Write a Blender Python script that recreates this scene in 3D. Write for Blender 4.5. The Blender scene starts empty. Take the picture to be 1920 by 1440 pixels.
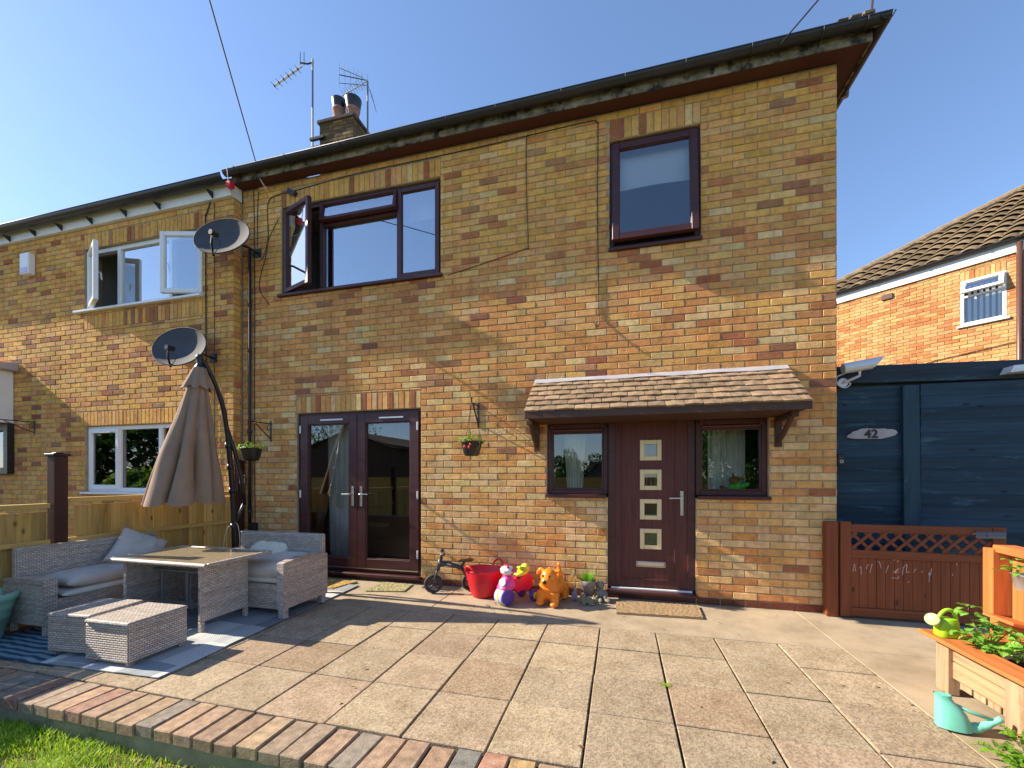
import bpy, bmesh, math, random
from math import sin, cos, pi, radians, sqrt
from mathutils import Vector, Matrix, noise, Euler
R = random.Random(7)
sc = bpy.context.scene
COL = sc.collection
# ------------------------------------------------------------------ camera, sky, sun, exposure
cd = bpy.data.cameras.new('camera'); cam = bpy.data.objects.new('camera', cd); COL.objects.link(cam)
CAM_Y, CAM_H, YAW, FPX, V0 = -4.617, 1.314, 0.25523, 778.07, 892.74
cam.location = (0, CAM_Y, CAM_H); cam.rotation_euler = (pi/2, 0, YAW)
cd.sensor_width = 36; cd.lens = FPX/1920*36; cd.shift_y = (V0-720)/1920; cd.clip_start = .05; cd.clip_end = 400
sc.camera = cam
SUN = Vector((-1, -.092, .635)).normalized()
EL = math.asin(SUN.z); AZ = math.atan2(SUN.x, SUN.y)
w = bpy.data.worlds.new('World'); sc.world = w; w.use_nodes = True
nt = w.node_tree; bg = nt.nodes['Background']
sky = nt.nodes.new('ShaderNodeTexSky'); sky.sky_type = 'NISHITA'; sky.sun_disc = False
sky.sun_elevation = EL; sky.sun_rotation = AZ; sky.air_density = 1.0; sky.dust_density = .25; sky.ozone_density = 4.0; sky.altitude = 50
gm = nt.nodes.new('ShaderNodeGamma'); gm.inputs[1].default_value = .84; nt.links.new(sky.outputs[0], gm.inputs[0])
mu = nt.nodes.new('ShaderNodeMix'); mu.data_type = 'RGBA'; mu.blend_type = 'MULTIPLY'; mu.inputs[0].default_value = 1; mu.inputs[7].default_value = (1.01, 1.06, 1.17, 1); mu.clamp_result = False
nt.links.new(gm.outputs[0], mu.inputs[6]); nt.links.new(mu.outputs[2], bg.inputs[0]); bg.inputs[1].default_value = .124
sl = bpy.data.lights.new('sun', 'SUN'); sl.energy = 5.0; sl.angle = radians(.5); sl.color = (1, .86, .68)
so = bpy.data.objects.new('sun', sl); COL.objects.link(so); so.rotation_euler = (-SUN).to_track_quat('-Z', 'Y').to_euler(); so.location = (-20, -3, 14)
vs = sc.view_settings; vs.view_transform = 'Standard'; vs.look = 'None'; vs.gamma = 1; vs.use_curve_mapping = False; vs.exposure = 1.12
sc.render.engine = 'CYCLES'; sc.cycles.max_bounces = 8; sc.cycles.transparent_max_bounces = 12
sc.cycles.use_denoising = True

def proj(p):
    x, y, z = p; Y = y-CAM_Y; s, c = sin(YAW), cos(YAW)
    zc = -x*s+Y*c
    return (960+FPX*(x*c+Y*s)/zc, V0-FPX*(z-CAM_H)/zc, zc)

# ------------------------------------------------------------------ mesh helpers
class MB:
    def __init__(s): s.v=[]; s.f=[]; s.uv=[]; s.c=[]
    def face(s, pts, uv=None, col=None):
        n=len(s.v); s.v += [tuple(p) for p in pts]; s.f.append(tuple(range(n, n+len(pts))))
        s.uv.append(uv or [(0, 0)]*len(pts)); s.c.append(col)
    def box(s, a, b, ch=0, m=None, col=None, uvo=(0, 0), skip=()):
        a = Vector(a); b = Vector(b)
        a, b = Vector([min(a[i], b[i]) for i in range(3)]), Vector([max(a[i], b[i]) for i in range(3)])
        cen = (a+b)/2
        ax2 = {0: (1, 2), 1: (0, 2), 2: (0, 1)}
        def P(sg, k):
            return Vector([((b if sg[i] > 0 else a)[i]) - (0 if i == k else sg[i]*ch) for i in range(3)])
        fs = []
        for k in range(3):
            i, j = ax2[k]
            for sk in (-1, 1):
                if (k, sk) in skip: continue
                q = []
                for si, sj in ((-1, -1), (1, -1), (1, 1), (-1, 1)):
                    sg = [0, 0, 0]; sg[k] = sk; sg[i] = si; sg[j] = sj
                    q.append(P(sg, k))
                fs.append((q, [(p[i]+uvo[0], p[j]+uvo[1]) for p in q]))
        if ch > 0:
            for k in range(3):
                i, j = ax2[k]
                for si in (-1, 1):
                    for sj in (-1, 1):
                        if (i, si) in skip or (j, sj) in skip: continue
                        q = []
                        for sk, ax in ((-1, i), (1, i), (1, j), (-1, j)):
                            sg = [0, 0, 0]; sg[k] = sk; sg[i] = si; sg[j] = sj
                            q.append(P(sg, ax))
                        fs.append((q, [(p[k]+uvo[0], p[j]+uvo[1]) for p in q]))
            if not skip:
                for sx in (-1, 1):
                    for sy in (-1, 1):
                        for sz in (-1, 1):
                            q = [P((sx, sy, sz), k) for k in range(3)]
                            fs.append((q, [(p[0]+uvo[0], p[2]+uvo[1]) for p in q]))
        for q, uv in fs:
            nrm = (q[1]-q[0]).cross(q[2]-q[0]); c = sum(q, Vector())/len(q)
            if nrm.dot(c-cen) < 0: q = q[::-1]; uv = uv[::-1]
            if m is not None: q = [m @ p for p in q]
            s.face(q, uv, col)
        return s
    def tube(s, pts, r, n=8, closed=False, caps=True, col=None, flat=1.0):
        pts = [Vector(p) for p in pts]; N = len(pts)
        rr = r if isinstance(r, (list, tuple)) else [r]*N
        t0 = None; rings = []; up = None; L = 0; Ls = []
        for i, p in enumerate(pts):
            if closed: t = pts[(i+1) % N]-pts[i-1]
            else: t = pts[min(i+1, N-1)]-pts[max(i-1, 0)]
            if t.length < 1e-9: t = t0 or Vector((0, 0, 1))
            t.normalize()
            if up is None:
                up = Vector((0, 0, 1)) if abs(t.z) < .9 else Vector((1, 0, 0))
            up = (up - t*up.dot(t)).normalized(); side = t.cross(up)
            rings.append([p+(side*cos(2*pi*k/n)+up*sin(2*pi*k/n)*flat)*rr[i] for k in range(n)]); t0 = t
            if i: L += (p-pts[i-1]).length
            Ls.append(L)
        base = len(s.v)
        for rg in rings: s.v += [tuple(q) for q in rg]
        M = N if closed else N-1
        for i in range(M):
            for k in range(n):
                a = base+i*n+k; b = base+i*n+(k+1) % n; j = (i+1) % N
                c = base+j*n+(k+1) % n; d = base+j*n+k
                s.f.append((a, b, c, d)); rad = rr[i]*6.28
                s.uv.append([(Ls[i], k/n*rad), (Ls[i], (k+1)/n*rad), (Ls[i]+.05, (k+1)/n*rad), (Ls[i]+.05, k/n*rad)]); s.c.append(col)
        if caps and not closed:
            s.f.append(tuple(base+k for k in range(n))[::-1]); s.uv.append([(0, 0)]*n); s.c.append(col)
            s.f.append(tuple(base+(N-1)*n+k for k in range(n))); s.uv.append([(0, 0)]*n); s.c.append(col)
        return s
    def lathe(s, prof, n=24, m=None, col=None, wob=None):
        base = len(s.v); N = len(prof)
        for (r, z) in prof:
            for k in range(n):
                a = 2*pi*k/n; rr = r*(wob(a, z) if wob else 1)
                p = Vector((rr*cos(a), rr*sin(a), z)); s.v.append(tuple(m @ p if m is not None else p))
        for i in range(N-1):
            for k in range(n):
                a = base+i*n+k; b = base+i*n+(k+1) % n
                s.f.append((a, b, b+n, a+n)); r = max(prof[i][0], .01)*6.28
                s.uv.append([(k/n*r, prof[i][1]), ((k+1)/n*r, prof[i][1]), ((k+1)/n*r, prof[i+1][1]), (k/n*r, prof[i+1][1])]); s.c.append(col)
        return s
    def ell(s, c, r, rot=None, n=14, col=None):
        m = Matrix.Translation(c) @ (rot.to_matrix().to_4x4() if rot else Matrix()) @ Matrix.Diagonal((*r, 1))
        k = n//2+1
        return s.lathe([(max(sin(pi*i/k), .001), -cos(pi*i/k)) for i in range(k+1)], n, m, col)
    def prism(s, poly, d0, d1, axes=(0, 2, 1), m=None, col=None):
        # poly of (u,v) counter-clockwise, extruded along the third axis from d0 to d1
        def P(u, v, d):
            p = [0, 0, 0]; p[axes[0]] = u; p[axes[1]] = v; p[axes[2]] = d; p = Vector(p)
            return m @ p if m is not None else p
        n = len(poly)
        s.face([P(u, v, d0) for u, v in poly], [tuple(q) for q in poly], col)
        s.face([P(u, v, d1) for u, v in poly][::-1], [tuple(q) for q in poly][::-1], col)
        for i in range(n):
            (u0, v0), (u1, v1) = poly[i], poly[(i+1) % n]
            s.face([P(u0, v0, d0), P(u0, v0, d1), P(u1, v1, d1), P(u1, v1, d0)], [(d0, v0), (d1, v0), (d1, v1), (d0, v1)], col)
        return s
    def grid(s, f, nu, nv, uvs=1.0, col=None):
        base = len(s.v)
        for j in range(nv+1):
            for i in range(nu+1): s.v.append(tuple(f(i/nu, j/nv)))
        for j in range(nv):
            for i in range(nu):
                a = base+j*(nu+1)+i
                s.f.append((a, a+1, a+nu+2, a+nu+1)); s.c.append(col)
                s.uv.append([(i/nu*uvs, j/nv*uvs), ((i+1)/nu*uvs, j/nv*uvs), ((i+1)/nu*uvs, (j+1)/nv*uvs), (i/nu*uvs, (j+1)/nv*uvs)])
        return s
    def mesh(s, name, off=(0, 0, 0)):
        me = bpy.data.meshes.new(name); o = Vector(off)
        me.from_pydata([(v[0]-o.x, v[1]-o.y, v[2]-o.z) for v in s.v], [], s.f)
        ul = me.uv_layers.new(name='UVMap'); flat = [c for f in s.uv for u in f for c in u]
        ul.data.foreach_set('uv', flat)
        if any(c is not None for c in s.c):
            at = me.attributes.new('tint', 'FLOAT_COLOR', 'CORNER'); fl = []
            for f, c in zip(s.f, s.c): fl += [*(c or (.5, .5, .5)), 1.0]*len(f)
            at.data.foreach_set('color', fl)
        me.update(); return me

ORI = {}
def obj(name, mb, mat, parent=None, smooth=False, local=False, kind=None):
    off = ORI.get(parent, Vector()) if (parent and not local) else Vector()
    me = mb.mesh(name, off); o = bpy.data.objects.new(name, me); COL.objects.link(o)
    if mat: me.materials.append(mat)
    if smooth: me.polygons.foreach_set('use_smooth', [True]*len(me.polygons))
    if parent: o.parent = parent; ORI[o] = ORI.get(parent, Vector())
    if kind: o['kind'] = kind
    return o
def recalc(o):
    bm = bmesh.new(); bm.from_mesh(o.data); bmesh.ops.remove_doubles(bm, verts=bm.verts, dist=1e-5); bmesh.ops.recalc_face_normals(bm, faces=bm.faces); bm.to_mesh(o.data); bm.free()
    return o
def soft(o, ang=40):
    o.data.polygons.foreach_set('use_smooth', [True]*len(o.data.polygons))
    bm = bmesh.new(); bm.from_mesh(o.data); bmesh.ops.remove_doubles(bm, verts=bm.verts, dist=1e-5); bmesh.ops.recalc_face_normals(bm, faces=bm.faces)
    for e in bm.edges: e.smooth = e.calc_face_angle(0) < radians(ang)
    bm.to_mesh(o.data); bm.free(); return o
def thing(name, label, cat, loc=(0, 0, 0), rz=0, group=None):
    o = bpy.data.objects.new(name, None); COL.objects.link(o); o.location = loc; o.rotation_euler = (0, 0, rz); o.empty_display_size = .1
    ORI[o] = Vector(loc); tag(o, label, cat, group); return o
def tag(o, label, cat, group=None):
    o['label'] = label; o['category'] = cat
    if group: o['group'] = group
    return o
def inst(name, me, parent, loc, rot=(0, 0, 0), col=None, world=True, scale=None):
    o = bpy.data.objects.new(name, me); COL.objects.link(o); o.parent = parent
    o.location = Vector(loc)-(ORI.get(parent, Vector()) if world else Vector()); o.rotation_euler = rot
    if col: o.color = (*col, 1)
    if scale: o.scale = scale
    ORI[o] = ORI.get(parent, Vector()); return o
def structure(o): o['kind'] = 'structure'; return o
def rotm(c, axis, ang):
    c = Vector(c); return Matrix.Translation(c) @ Matrix.Rotation(ang, 4, axis) @ Matrix.Translation(-c)
def bez(p0, p1, p2, p3, n=8):
    p0, p1, p2, p3 = map(Vector, (p0, p1, p2, p3)); out = []
    for i in range(n+1):
        t = i/n; u = 1-t; out.append(p0*u**3+p1*3*u*u*t+p2*3*u*t*t+p3*t**3)
    return out
def smoothpath(pts, n=4):
    pts = [Vector(p) for p in pts]; out = []
    for i in range(len(pts)-1):
        p0 = pts[max(i-1, 0)]; p1 = pts[i]; p2 = pts[i+1]; p3 = pts[min(i+2, len(pts)-1)]
        for k in range(n):
            t = k/n
            out.append(.5*((2*p1)+(p2-p0)*t+(2*p0-5*p1+4*p2-p3)*t*t+(3*p1-p0-3*p2+p3)*t**3))
    out.append(pts[-1]); return out

# ------------------------------------------------------------------ materials
def newmat(name):
    m = bpy.data.materials.new(name); m.use_nodes = True
    return m, m.node_tree, m.node_tree.nodes['Principled BSDF']
def nd(nt, t, **k):
    n = nt.nodes.new(t)
    for a, v in k.items(): setattr(n, a, v)
    return n
def ramp(nt, fac, stops):
    r = nd(nt, 'ShaderNodeValToRGB'); cr = r.color_ramp
    while len(cr.elements) < len(stops): cr.elements.new(.5)
    for e, (p, c) in zip(cr.elements, stops): e.position = p; e.color = (*c, 1) if len(c) == 3 else c
    nt.links.new(fac, r.inputs[0]); return r.outputs[0]
def mixc(nt, a, b, fac, mode='MIX'):
    m = nd(nt, 'ShaderNodeMix', data_type='RGBA', blend_type=mode)
    for s, x in ((m.inputs[6], a), (m.inputs[7], b), (m.inputs[0], fac)):
        if isinstance(x, bpy.types.NodeSocket): nt.links.new(x, s)
        else: s.default_value = (*x, 1) if isinstance(x, tuple) and len(x) == 3 else x
    return m.outputs[2]
def coords(nt, kind='pos', scale=(1, 1, 1), rot=(0, 0, 0)):
    if kind == 'pos': out = nd(nt, 'ShaderNodeNewGeometry').outputs['Position']
    elif kind == 'uv': out = nd(nt, 'ShaderNodeUVMap').outputs[0]
    else: out = nd(nt, 'ShaderNodeTexCoord').outputs['Object']
    mp = nd(nt, 'ShaderNodeMapping'); mp.inputs['Scale'].default_value = scale; mp.inputs['Rotation'].default_value = rot
    nt.links.new(out, mp.inputs[0]); return mp.outputs[0]
def noisetex(nt, vec, scale, detail=4, rough=.55, dist=0):
    n = nd(nt, 'ShaderNodeTexNoise'); n.inputs['Scale'].default_value = scale; n.inputs['Detail'].default_value = detail
    n.inputs['Roughness'].default_value = rough; n.inputs['Distortion'].default_value = dist; nt.links.new(vec, n.inputs['Vector']); return n.outputs[0]
def bump(nt, bs, h, strength=.4, dist=.004):
    b = nd(nt, 'ShaderNodeBump'); b.inputs['Strength'].default_value = strength; b.inputs['Distance'].default_value = dist
    nt.links.new(h, b.inputs['Height']); nt.links.new(b.outputs[0], bs.inputs['Normal'])
def vary(c, k): return tuple(min(1, x*k) for x in c)
def pm(name, col, rough=.55, var=.18, scale=6, bmp=.15, bscale=80, metal=0, spec=None, kind='pos', stretch=(1, 1, 1), var2=None, coat=0, objcol=False):
    m, nt, bs = newmat(name); v = coords(nt, kind, stretch)
    n = noisetex(nt, v, scale, 5)
    c = ramp(nt, n, [(.3, vary(col, 1-var)), (.7, vary(col, 1+var))])
    if objcol:
        oi = nd(nt, 'ShaderNodeObjectInfo'); g = ramp(nt, n, [(.3, (1-var,)*3), (.7, (1+var,)*3)]); c = mixc(nt, oi.outputs['Color'], g, 1.0, 'MULTIPLY')
    if var2:
        n2 = noisetex(nt, v, var2[1], 6, .65); f = ramp(nt, n2, [(var2[2], (0, 0, 0)), (min(var2[2]+.14, 1), (1, 1, 1))]); c = mixc(nt, c, var2[0], f)
    nt.links.new(c, bs.inputs['Base Color']); bs.inputs['Roughness'].default_value = rough; bs.inputs['Metallic'].default_value = metal
    if spec is not None: bs.inputs['Specular IOR Level'].default_value = spec
    if coat: bs.inputs['Coat Weight'].default_value = coat
    if bmp: bump(nt, bs, noisetex(nt, v, bscale, 3), bmp, .003)
    return m
def brickmat(name, src, rust=1.0):
    m, nt, bs = newmat(name)
    if src == 'obj': c = nd(nt, 'ShaderNodeObjectInfo').outputs['Color']
    else: c = nd(nt, 'ShaderNodeAttribute', attribute_name='tint').outputs['Color']
    pos = coords(nt, 'pos'); n1 = noisetex(nt, pos, 16, 5, .6); n2 = noisetex(nt, pos, 150, 4, .7)
    g = ramp(nt, n1, [(.25, (.74, .70, .66)), (.5, (1, 1, 1)), (.78, (1.16, 1.14, 1.12))]); c = mixc(nt, c, g, 1.0, 'MULTIPLY')
    g2 = ramp(nt, n2, [(.25, (.68, .66, .62)), (.75, (1.22, 1.22, 1.2))]); c = mixc(nt, c, g2, .85, 'MULTIPLY')
    pt = ramp(nt, noisetex(nt, pos, 6.5, 5, .65), [(.50, (0, 0, 0)), (.72, (1, 1, 1))]); c = mixc(nt, c, mixc(nt, c, (.82, .62, .50), 1.0, 'MULTIPLY'), mixc(nt, (0, 0, 0), pt, .6))
    sk = ramp(nt, noisetex(nt, coords(nt, 'pos', (5, 5, .55)), 1.4, 6, .7), [(.36, (.80, .78, .75)), (.52, (1, 1, 1)), (.70, (1.10, 1.09, 1.07))]); c = mixc(nt, c, sk, .7, 'MULTIPLY')
    st = ramp(nt, noisetex(nt, pos, .9, 4, .6), [(.35, (.90, .88, .86)), (.6, (1.06, 1.06, 1.06))]); c = mixc(nt, c, st, .8, 'MULTIPLY')
    nt.links.new(c, bs.inputs['Base Color']); bs.inputs['Roughness'].default_value = .9; bs.inputs['Specular IOR Level'].default_value = .15
    uv = nd(nt, 'ShaderNodeUVMap').outputs[0]
    if src == 'obj':
        oi = nd(nt, 'ShaderNodeObjectInfo'); mu = nd(nt, 'ShaderNodeMath', operation='MULTIPLY'); mu.inputs[1].default_value = 37; nt.links.new(oi.outputs['Random'], mu.inputs[0])
        ad = nd(nt, 'ShaderNodeVectorMath', operation='ADD'); nt.links.new(uv, ad.inputs[0]); nt.links.new(mu.outputs[0], ad.inputs[1]); uv = ad.outputs[0]
    mp = nd(nt, 'ShaderNodeMapping'); mp.inputs['Scale'].default_value = (26, 95, 1); nt.links.new(uv, mp.inputs[0])
    r1 = noisetex(nt, mp.outputs[0], 1.0, 3, .5, 1.2)
    mp2 = nd(nt, 'ShaderNodeMapping'); mp2.inputs['Scale'].default_value = (90, 160, 1); nt.links.new(uv, mp2.inputs[0])
    r2 = noisetex(nt, mp2.outputs[0], 1.0, 2, .5)
    ma = nd(nt, 'ShaderNodeMath', operation='MULTIPLY_ADD'); ma.inputs[1].default_value = .3; nt.links.new(r2, ma.inputs[0]); nt.links.new(r1, ma.inputs[2])
    bump(nt, bs, ma.outputs[0], 1.0*rust, .009)
    return m
def glassmat(name, base=.16, k=1.0, tint=(.86, .9, .9)):
    m, nt, bs = newmat(name); nt.nodes.remove(bs); out = [n for n in nt.nodes if n.type == 'OUTPUT_MATERIAL'][0]
    tr = nd(nt, 'ShaderNodeBsdfTransparent'); tr.inputs[0].default_value = (*tint, 1)
    gl = nd(nt, 'ShaderNodeBsdfGlossy'); gl.inputs['Roughness'].default_value = .0; gl.inputs[0].default_value = (.96, .98, 1, 1)
    fr = nd(nt, 'ShaderNodeFresnel'); fr.inputs[0].default_value = 1.5
    nn = noisetex(nt, coords(nt, 'pos'), 1.3, 1); bp = nd(nt, 'ShaderNodeBump'); bp.inputs['Strength'].default_value = .05; bp.inputs['Distance'].default_value = .02
    nt.links.new(nn, bp.inputs['Height']); nt.links.new(bp.outputs[0], gl.inputs['Normal'])
    ma = nd(nt, 'ShaderNodeMath', operation='MULTIPLY_ADD', use_clamp=True); ma.inputs[1].default_value = k; ma.inputs[2].default_value = base; nt.links.new(fr.outputs[0], ma.inputs[0])
    mx = nd(nt, 'ShaderNodeMixShader'); nt.links.new(ma.outputs[0], mx.inputs[0]); nt.links.new(tr.outputs[0], mx.inputs[1]); nt.links.new(gl.outputs[0], mx.inputs[2]); nt.links.new(mx.outputs[0], out.inputs[0])
    return m
def wood(name, col, axis='z', var=.25, rough=.7, knots=True, objcol=False, worn=None, spec=.3):
    m, nt, bs = newmat(name)
    st = {'x': (1.2, 22, 22), 'y': (22, 1.2, 22), 'z': (22, 22, 1.2)}[axis]
    if objcol:
        oi = nd(nt, 'ShaderNodeObjectInfo'); geo = nd(nt, 'ShaderNodeNewGeometry'); mu = nd(nt, 'ShaderNodeMath', operation='MULTIPLY'); mu.inputs[1].default_value = 19; nt.links.new(oi.outputs['Random'], mu.inputs[0])
        ad = nd(nt, 'ShaderNodeVectorMath', operation='ADD'); nt.links.new(geo.outputs['Position'], ad.inputs[0]); nt.links.new(mu.outputs[0], ad.inputs[1])
        mp = nd(nt, 'ShaderNodeMapping'); mp.inputs['Scale'].default_value = st; nt.links.new(ad.outputs[0], mp.inputs[0]); v = mp.outputs[0]
    else: v = coords(nt, 'pos', st)
    n = noisetex(nt, v, 1.0, 6, .6, .8)
    g = ramp(nt, n, [(.28, (1-var*1.5,)*3), (.5, (1, 1, 1)), (.72, (1+var, 1+var, 1+var*.9))])
    c = mixc(nt, oi.outputs['Color'] if objcol else col, g, 1.0, 'MULTIPLY')
    p = coords(nt, 'pos')
    if knots:
        st2 = {'x': (4, 9, 9), 'y': (9, 4, 9), 'z': (9, 9, 4)}[axis]
        vo = nd(nt, 'ShaderNodeTexVoronoi'); vo.inputs['Scale'].default_value = 1.0; nt.links.new(coords(nt, 'pos', st2), vo.inputs['Vector'])
        f = ramp(nt, vo.outputs['Distance'], [(.07, (1, 1, 1)), (.16, (0, 0, 0))]); c = mixc(nt, c, tuple(x*.35 for x in col), f)
    if worn:
        f = ramp(nt, noisetex(nt, coords(nt, 'pos', {'x': (2, 9, 9), 'y': (9, 2, 9), 'z': (9, 9, 2)}[axis]), 1.5, 6, .7), [(worn[1], (0, 0, 0)), (worn[1]+.12, (1, 1, 1))]); c = mixc(nt, c, worn[0], f)
    nt.links.new(c, bs.inputs['Base Color']); bs.inputs['Roughness'].default_value = rough; bs.inputs['Specular IOR Level'].default_value = spec
    bump(nt, bs, n, .25, .003); return m
def wickermat(name, c1, c2, c3):
    m, nt, bs = newmat(name); uv = nd(nt, 'ShaderNodeUVMap').outputs[0]
    br = nd(nt, 'ShaderNodeTexBrick'); nt.links.new(uv, br.inputs['Vector'])
    br.inputs['Scale'].default_value = 1; br.inputs['Brick Width'].default_value = .034; br.inputs['Row Height'].default_value = .0155; br.inputs['Mortar Size'].default_value = .0034; br.inputs['Mortar Smooth'].default_value = 1.0
    br.inputs['Color1'].default_value = (0, 0, 0, 1); br.inputs['Color2'].default_value = (1, 1, 1, 1); br.inputs['Mortar'].default_value = (.5, .5, .5, 1)
    mp = nd(nt, 'ShaderNodeMapping'); mp.inputs['Scale'].default_value = (.7, 22, 1); nt.links.new(uv, mp.inputs[0])
    n = noisetex(nt, mp.outputs[0], 1, 5, .7)
    c = ramp(nt, n, [(.30, c3), (.45, c1), (.58, c2), (.75, c1)])
    g = ramp(nt, br.outputs['Color'], [(0, (.78, .78, .78)), (1, (1.18, 1.18, 1.18))]); c = mixc(nt, c, g, 1.0, 'MULTIPLY')
    c = mixc(nt, c, tuple(x*.42 for x in c1), br.outputs['Fac']); nt.links.new(c, bs.inputs['Base Color']); bs.inputs['Roughness'].default_value = .5
    wv = nd(nt, 'ShaderNodeTexWave', wave_type='BANDS', bands_direction='X'); wv.inputs['Scale'].default_value = 1/.036*.314*1.0; nt.links.new(uv, wv.inputs['Vector'])
    inv = nd(nt, 'ShaderNodeMath', operation='SUBTRACT'); inv.inputs[0].default_value = 1; nt.links.new(br.outputs['Fac'], inv.inputs[1])
    bump(nt, bs, inv.outputs[0], .9, .005); return m
def leafmat(name, c1, c2, trans=.35, rough=.45):
    m, nt, bs = newmat(name); out = [n for n in nt.nodes if n.type == 'OUTPUT_MATERIAL'][0]
    n = noisetex(nt, coords(nt, 'pos'), 14, 3); oi = nd(nt, 'ShaderNodeObjectInfo')
    c = ramp(nt, n, [(.35, c1), (.65, c2)]); nt.links.new(c, bs.inputs['Base Color']); bs.inputs['Roughness'].default_value = rough; bs.inputs['Specular IOR Level'].default_value = .3
    tl = nd(nt, 'ShaderNodeBsdfTranslucent'); nt.links.new(mixc(nt, c, (1.3, 1.35, .6), 1.0, 'MULTIPLY'), tl.inputs[0])
    mx = nd(nt, 'ShaderNodeMixShader'); mx.inputs[0].default_value = trans; nt.links.new(bs.outputs[0], mx.inputs[1]); nt.links.new(tl.outputs[0], mx.inputs[2]); nt.links.new(mx.outputs[0], out.inputs[0])
    return m
def slabmat(name):
    m, nt, bs = newmat(name); c = nd(nt, 'ShaderNodeObjectInfo').outputs['Color']; p = coords(nt, 'pos')
    vo = nd(nt, 'ShaderNodeTexVoronoi'); vo.inputs['Scale'].default_value = 95; nt.links.new(p, vo.inputs['Vector'])
    g = ramp(nt, vo.outputs['Color'], [(.15, (.62, .60, .58)), (.5, (1, 1, 1)), (.9, (1.38, 1.36, 1.32))]); c = mixc(nt, c, g, .75, 'MULTIPLY')
    g = ramp(nt, noisetex(nt, p, 320, 3, .7), [(.3, (.72, .70, .66)), (.7, (1.25, 1.25, 1.24))]); c = mixc(nt, c, g, .8, 'MULTIPLY')
    g = ramp(nt, noisetex(nt, p, 4.5, 6, .65), [(.3, (.74, .71, .66)), (.55, (1, 1, 1)), (.75, (1.15, 1.15, 1.13))]); c = mixc(nt, c, g, .9, 'MULTIPLY')
    f = ramp(nt, noisetex(nt, p, 9, 7, .72), [(.60, (0, 0, 0)), (.74, (1, 1, 1))]); c = mixc(nt, c, (.56, .52, .45), mixc(nt, (0, 0, 0), f, .35))
    nt.links.new(c, bs.inputs['Base Color']); bs.inputs['Roughness'].default_value = .88; bs.inputs['Specular IOR Level'].default_value = .2
    ma = nd(nt, 'ShaderNodeMath', operation='MULTIPLY_ADD'); ma.inputs[1].default_value = .6; nt.links.new(vo.outputs['Distance'], ma.inputs[0]); nt.links.new(noisetex(nt, p, 220, 4), ma.inputs[2])
    bump(nt, bs, ma.outputs[0], .55, .003); return m
def tintmat(name):
    m, nt, bs = newmat(name); c = nd(nt, 'ShaderNodeAttribute', attribute_name='tint').outputs['Color']; p = coords(nt, 'pos')
    g = ramp(nt, noisetex(nt, p, 9, 6, .7), [(.3, (.6, .58, .55)), (.55, (1, 1, 1)), (.75, (1.3, 1.28, 1.2))]); c = mixc(nt, c, g, 1.0, 'MULTIPLY')
    nt.links.new(c, bs.inputs['Base Color']); bs.inputs['Roughness'].default_value = .9; bs.inputs['Specular IOR Level'].default_value = .2; bump(nt, bs, noisetex(nt, p, 70, 3), .4, .004); return m
def concmat(name, col):
    m, nt, bs = newmat(name); p = coords(nt, 'pos')
    g = ramp(nt, noisetex(nt, p, 2.2, 7, .68), [(.3, (.70, .68, .64)), (.5, (1, 1, 1)), (.7, (1.22, 1.21, 1.18))]); c = mixc(nt, col, g, 1.0, 'MULTIPLY')
    g = ramp(nt, noisetex(nt, p, 260, 4, .75), [(.3, (.70, .68, .65)), (.7, (1.26, 1.26, 1.25))]); c = mixc(nt, c, g, .85, 'MULTIPLY')
    g = ramp(nt, noisetex(nt, p, 14, 7, .75), [(.62, (0, 0, 0)), (.75, (1, 1, 1))]); c = mixc(nt, c, (.60, .55, .46), mixc(nt, (0, 0, 0), g, .45))
    g = ramp(nt, noisetex(nt, coords(nt, 'pos', (1, 1.6, 1)), 5, 7, .75), [(.62, (0, 0, 0)), (.74, (1, 1, 1))]); c = mixc(nt, c, (.24, .19, .13), mixc(nt, (0, 0, 0), g, .5))
    nt.links.new(c, bs.inputs['Base Color']); bs.inputs['Roughness'].default_value = .9; bs.inputs['Specular IOR Level'].default_value = .2; bump(nt, bs, noisetex(nt, p, 160, 5, .7), .6, .003); return m
M = {}
M['brick_o'] = brickmat('brick face', 'obj'); M['brick_a'] = brickmat('brick faces joined', 'attr')
M['mortar'] = pm('mortar', (.40, .315, .20), .95, .2, 12, .4, 180)
M['pvc'] = pm('rosewood plastic', (.064, .017, .017), .42, .25, 3, .05, 60, stretch=(1, 1, 6))
M['pvc_door'] = pm('rosewood grain door', (.090, .021, .017), .55, .35, 1.0, .12, 2, stretch=(60, 60, 2.5))
M['white_pvc'] = pm('white plastic', (.80, .81, .80), .3, .05, 3, 0)
M['glass'] = glassmat('window glass', .10, 1.5)
M['glass_up'] = glassmat('upper window glass', .46, 1.3)
M['glass_mid'] = glassmat('half mirrored glass', .14, 1.3)
M['room'] = pm('room plaster', (.55, .52, .47), .9, .06, 2, 0)
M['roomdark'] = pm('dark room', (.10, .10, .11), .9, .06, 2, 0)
M['curtain'] = pm('cream curtain', (.72, .69, .62), .9, .1, 4, .1, 30)
M['steel'] = pm('brushed steel', (.62, .60, .56), .32, .08, 10, .05, 90, metal=1)
M['gold'] = pm('satin brass trim', (.74, .62, .36), .5, .06, 8, 0, metal=.4)
M['black'] = pm('black plastic', (.018, .018, .02), .35, .2, 8, .05)
M['blackm'] = pm('black painted iron', (.012, .012, .014), .45, .2, 20, .15)
M['gutter'] = pm('black gutter', (.022, .022, .024), .42, .3, 4, .1, 30)
M['cable'] = pm('black cable', (.02, .018, .016), .6, .1, 5, 0)
M['fascia'] = pm('flaking stained fascia', (.20, .17, .115), .9, .55, 9, .8, 24, var2=((.02, .018, .015), 7, .48))
M['soffit'] = pm('maroon soffit', (.075, .020, .017), .6, .12, 2, .1)
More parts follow.
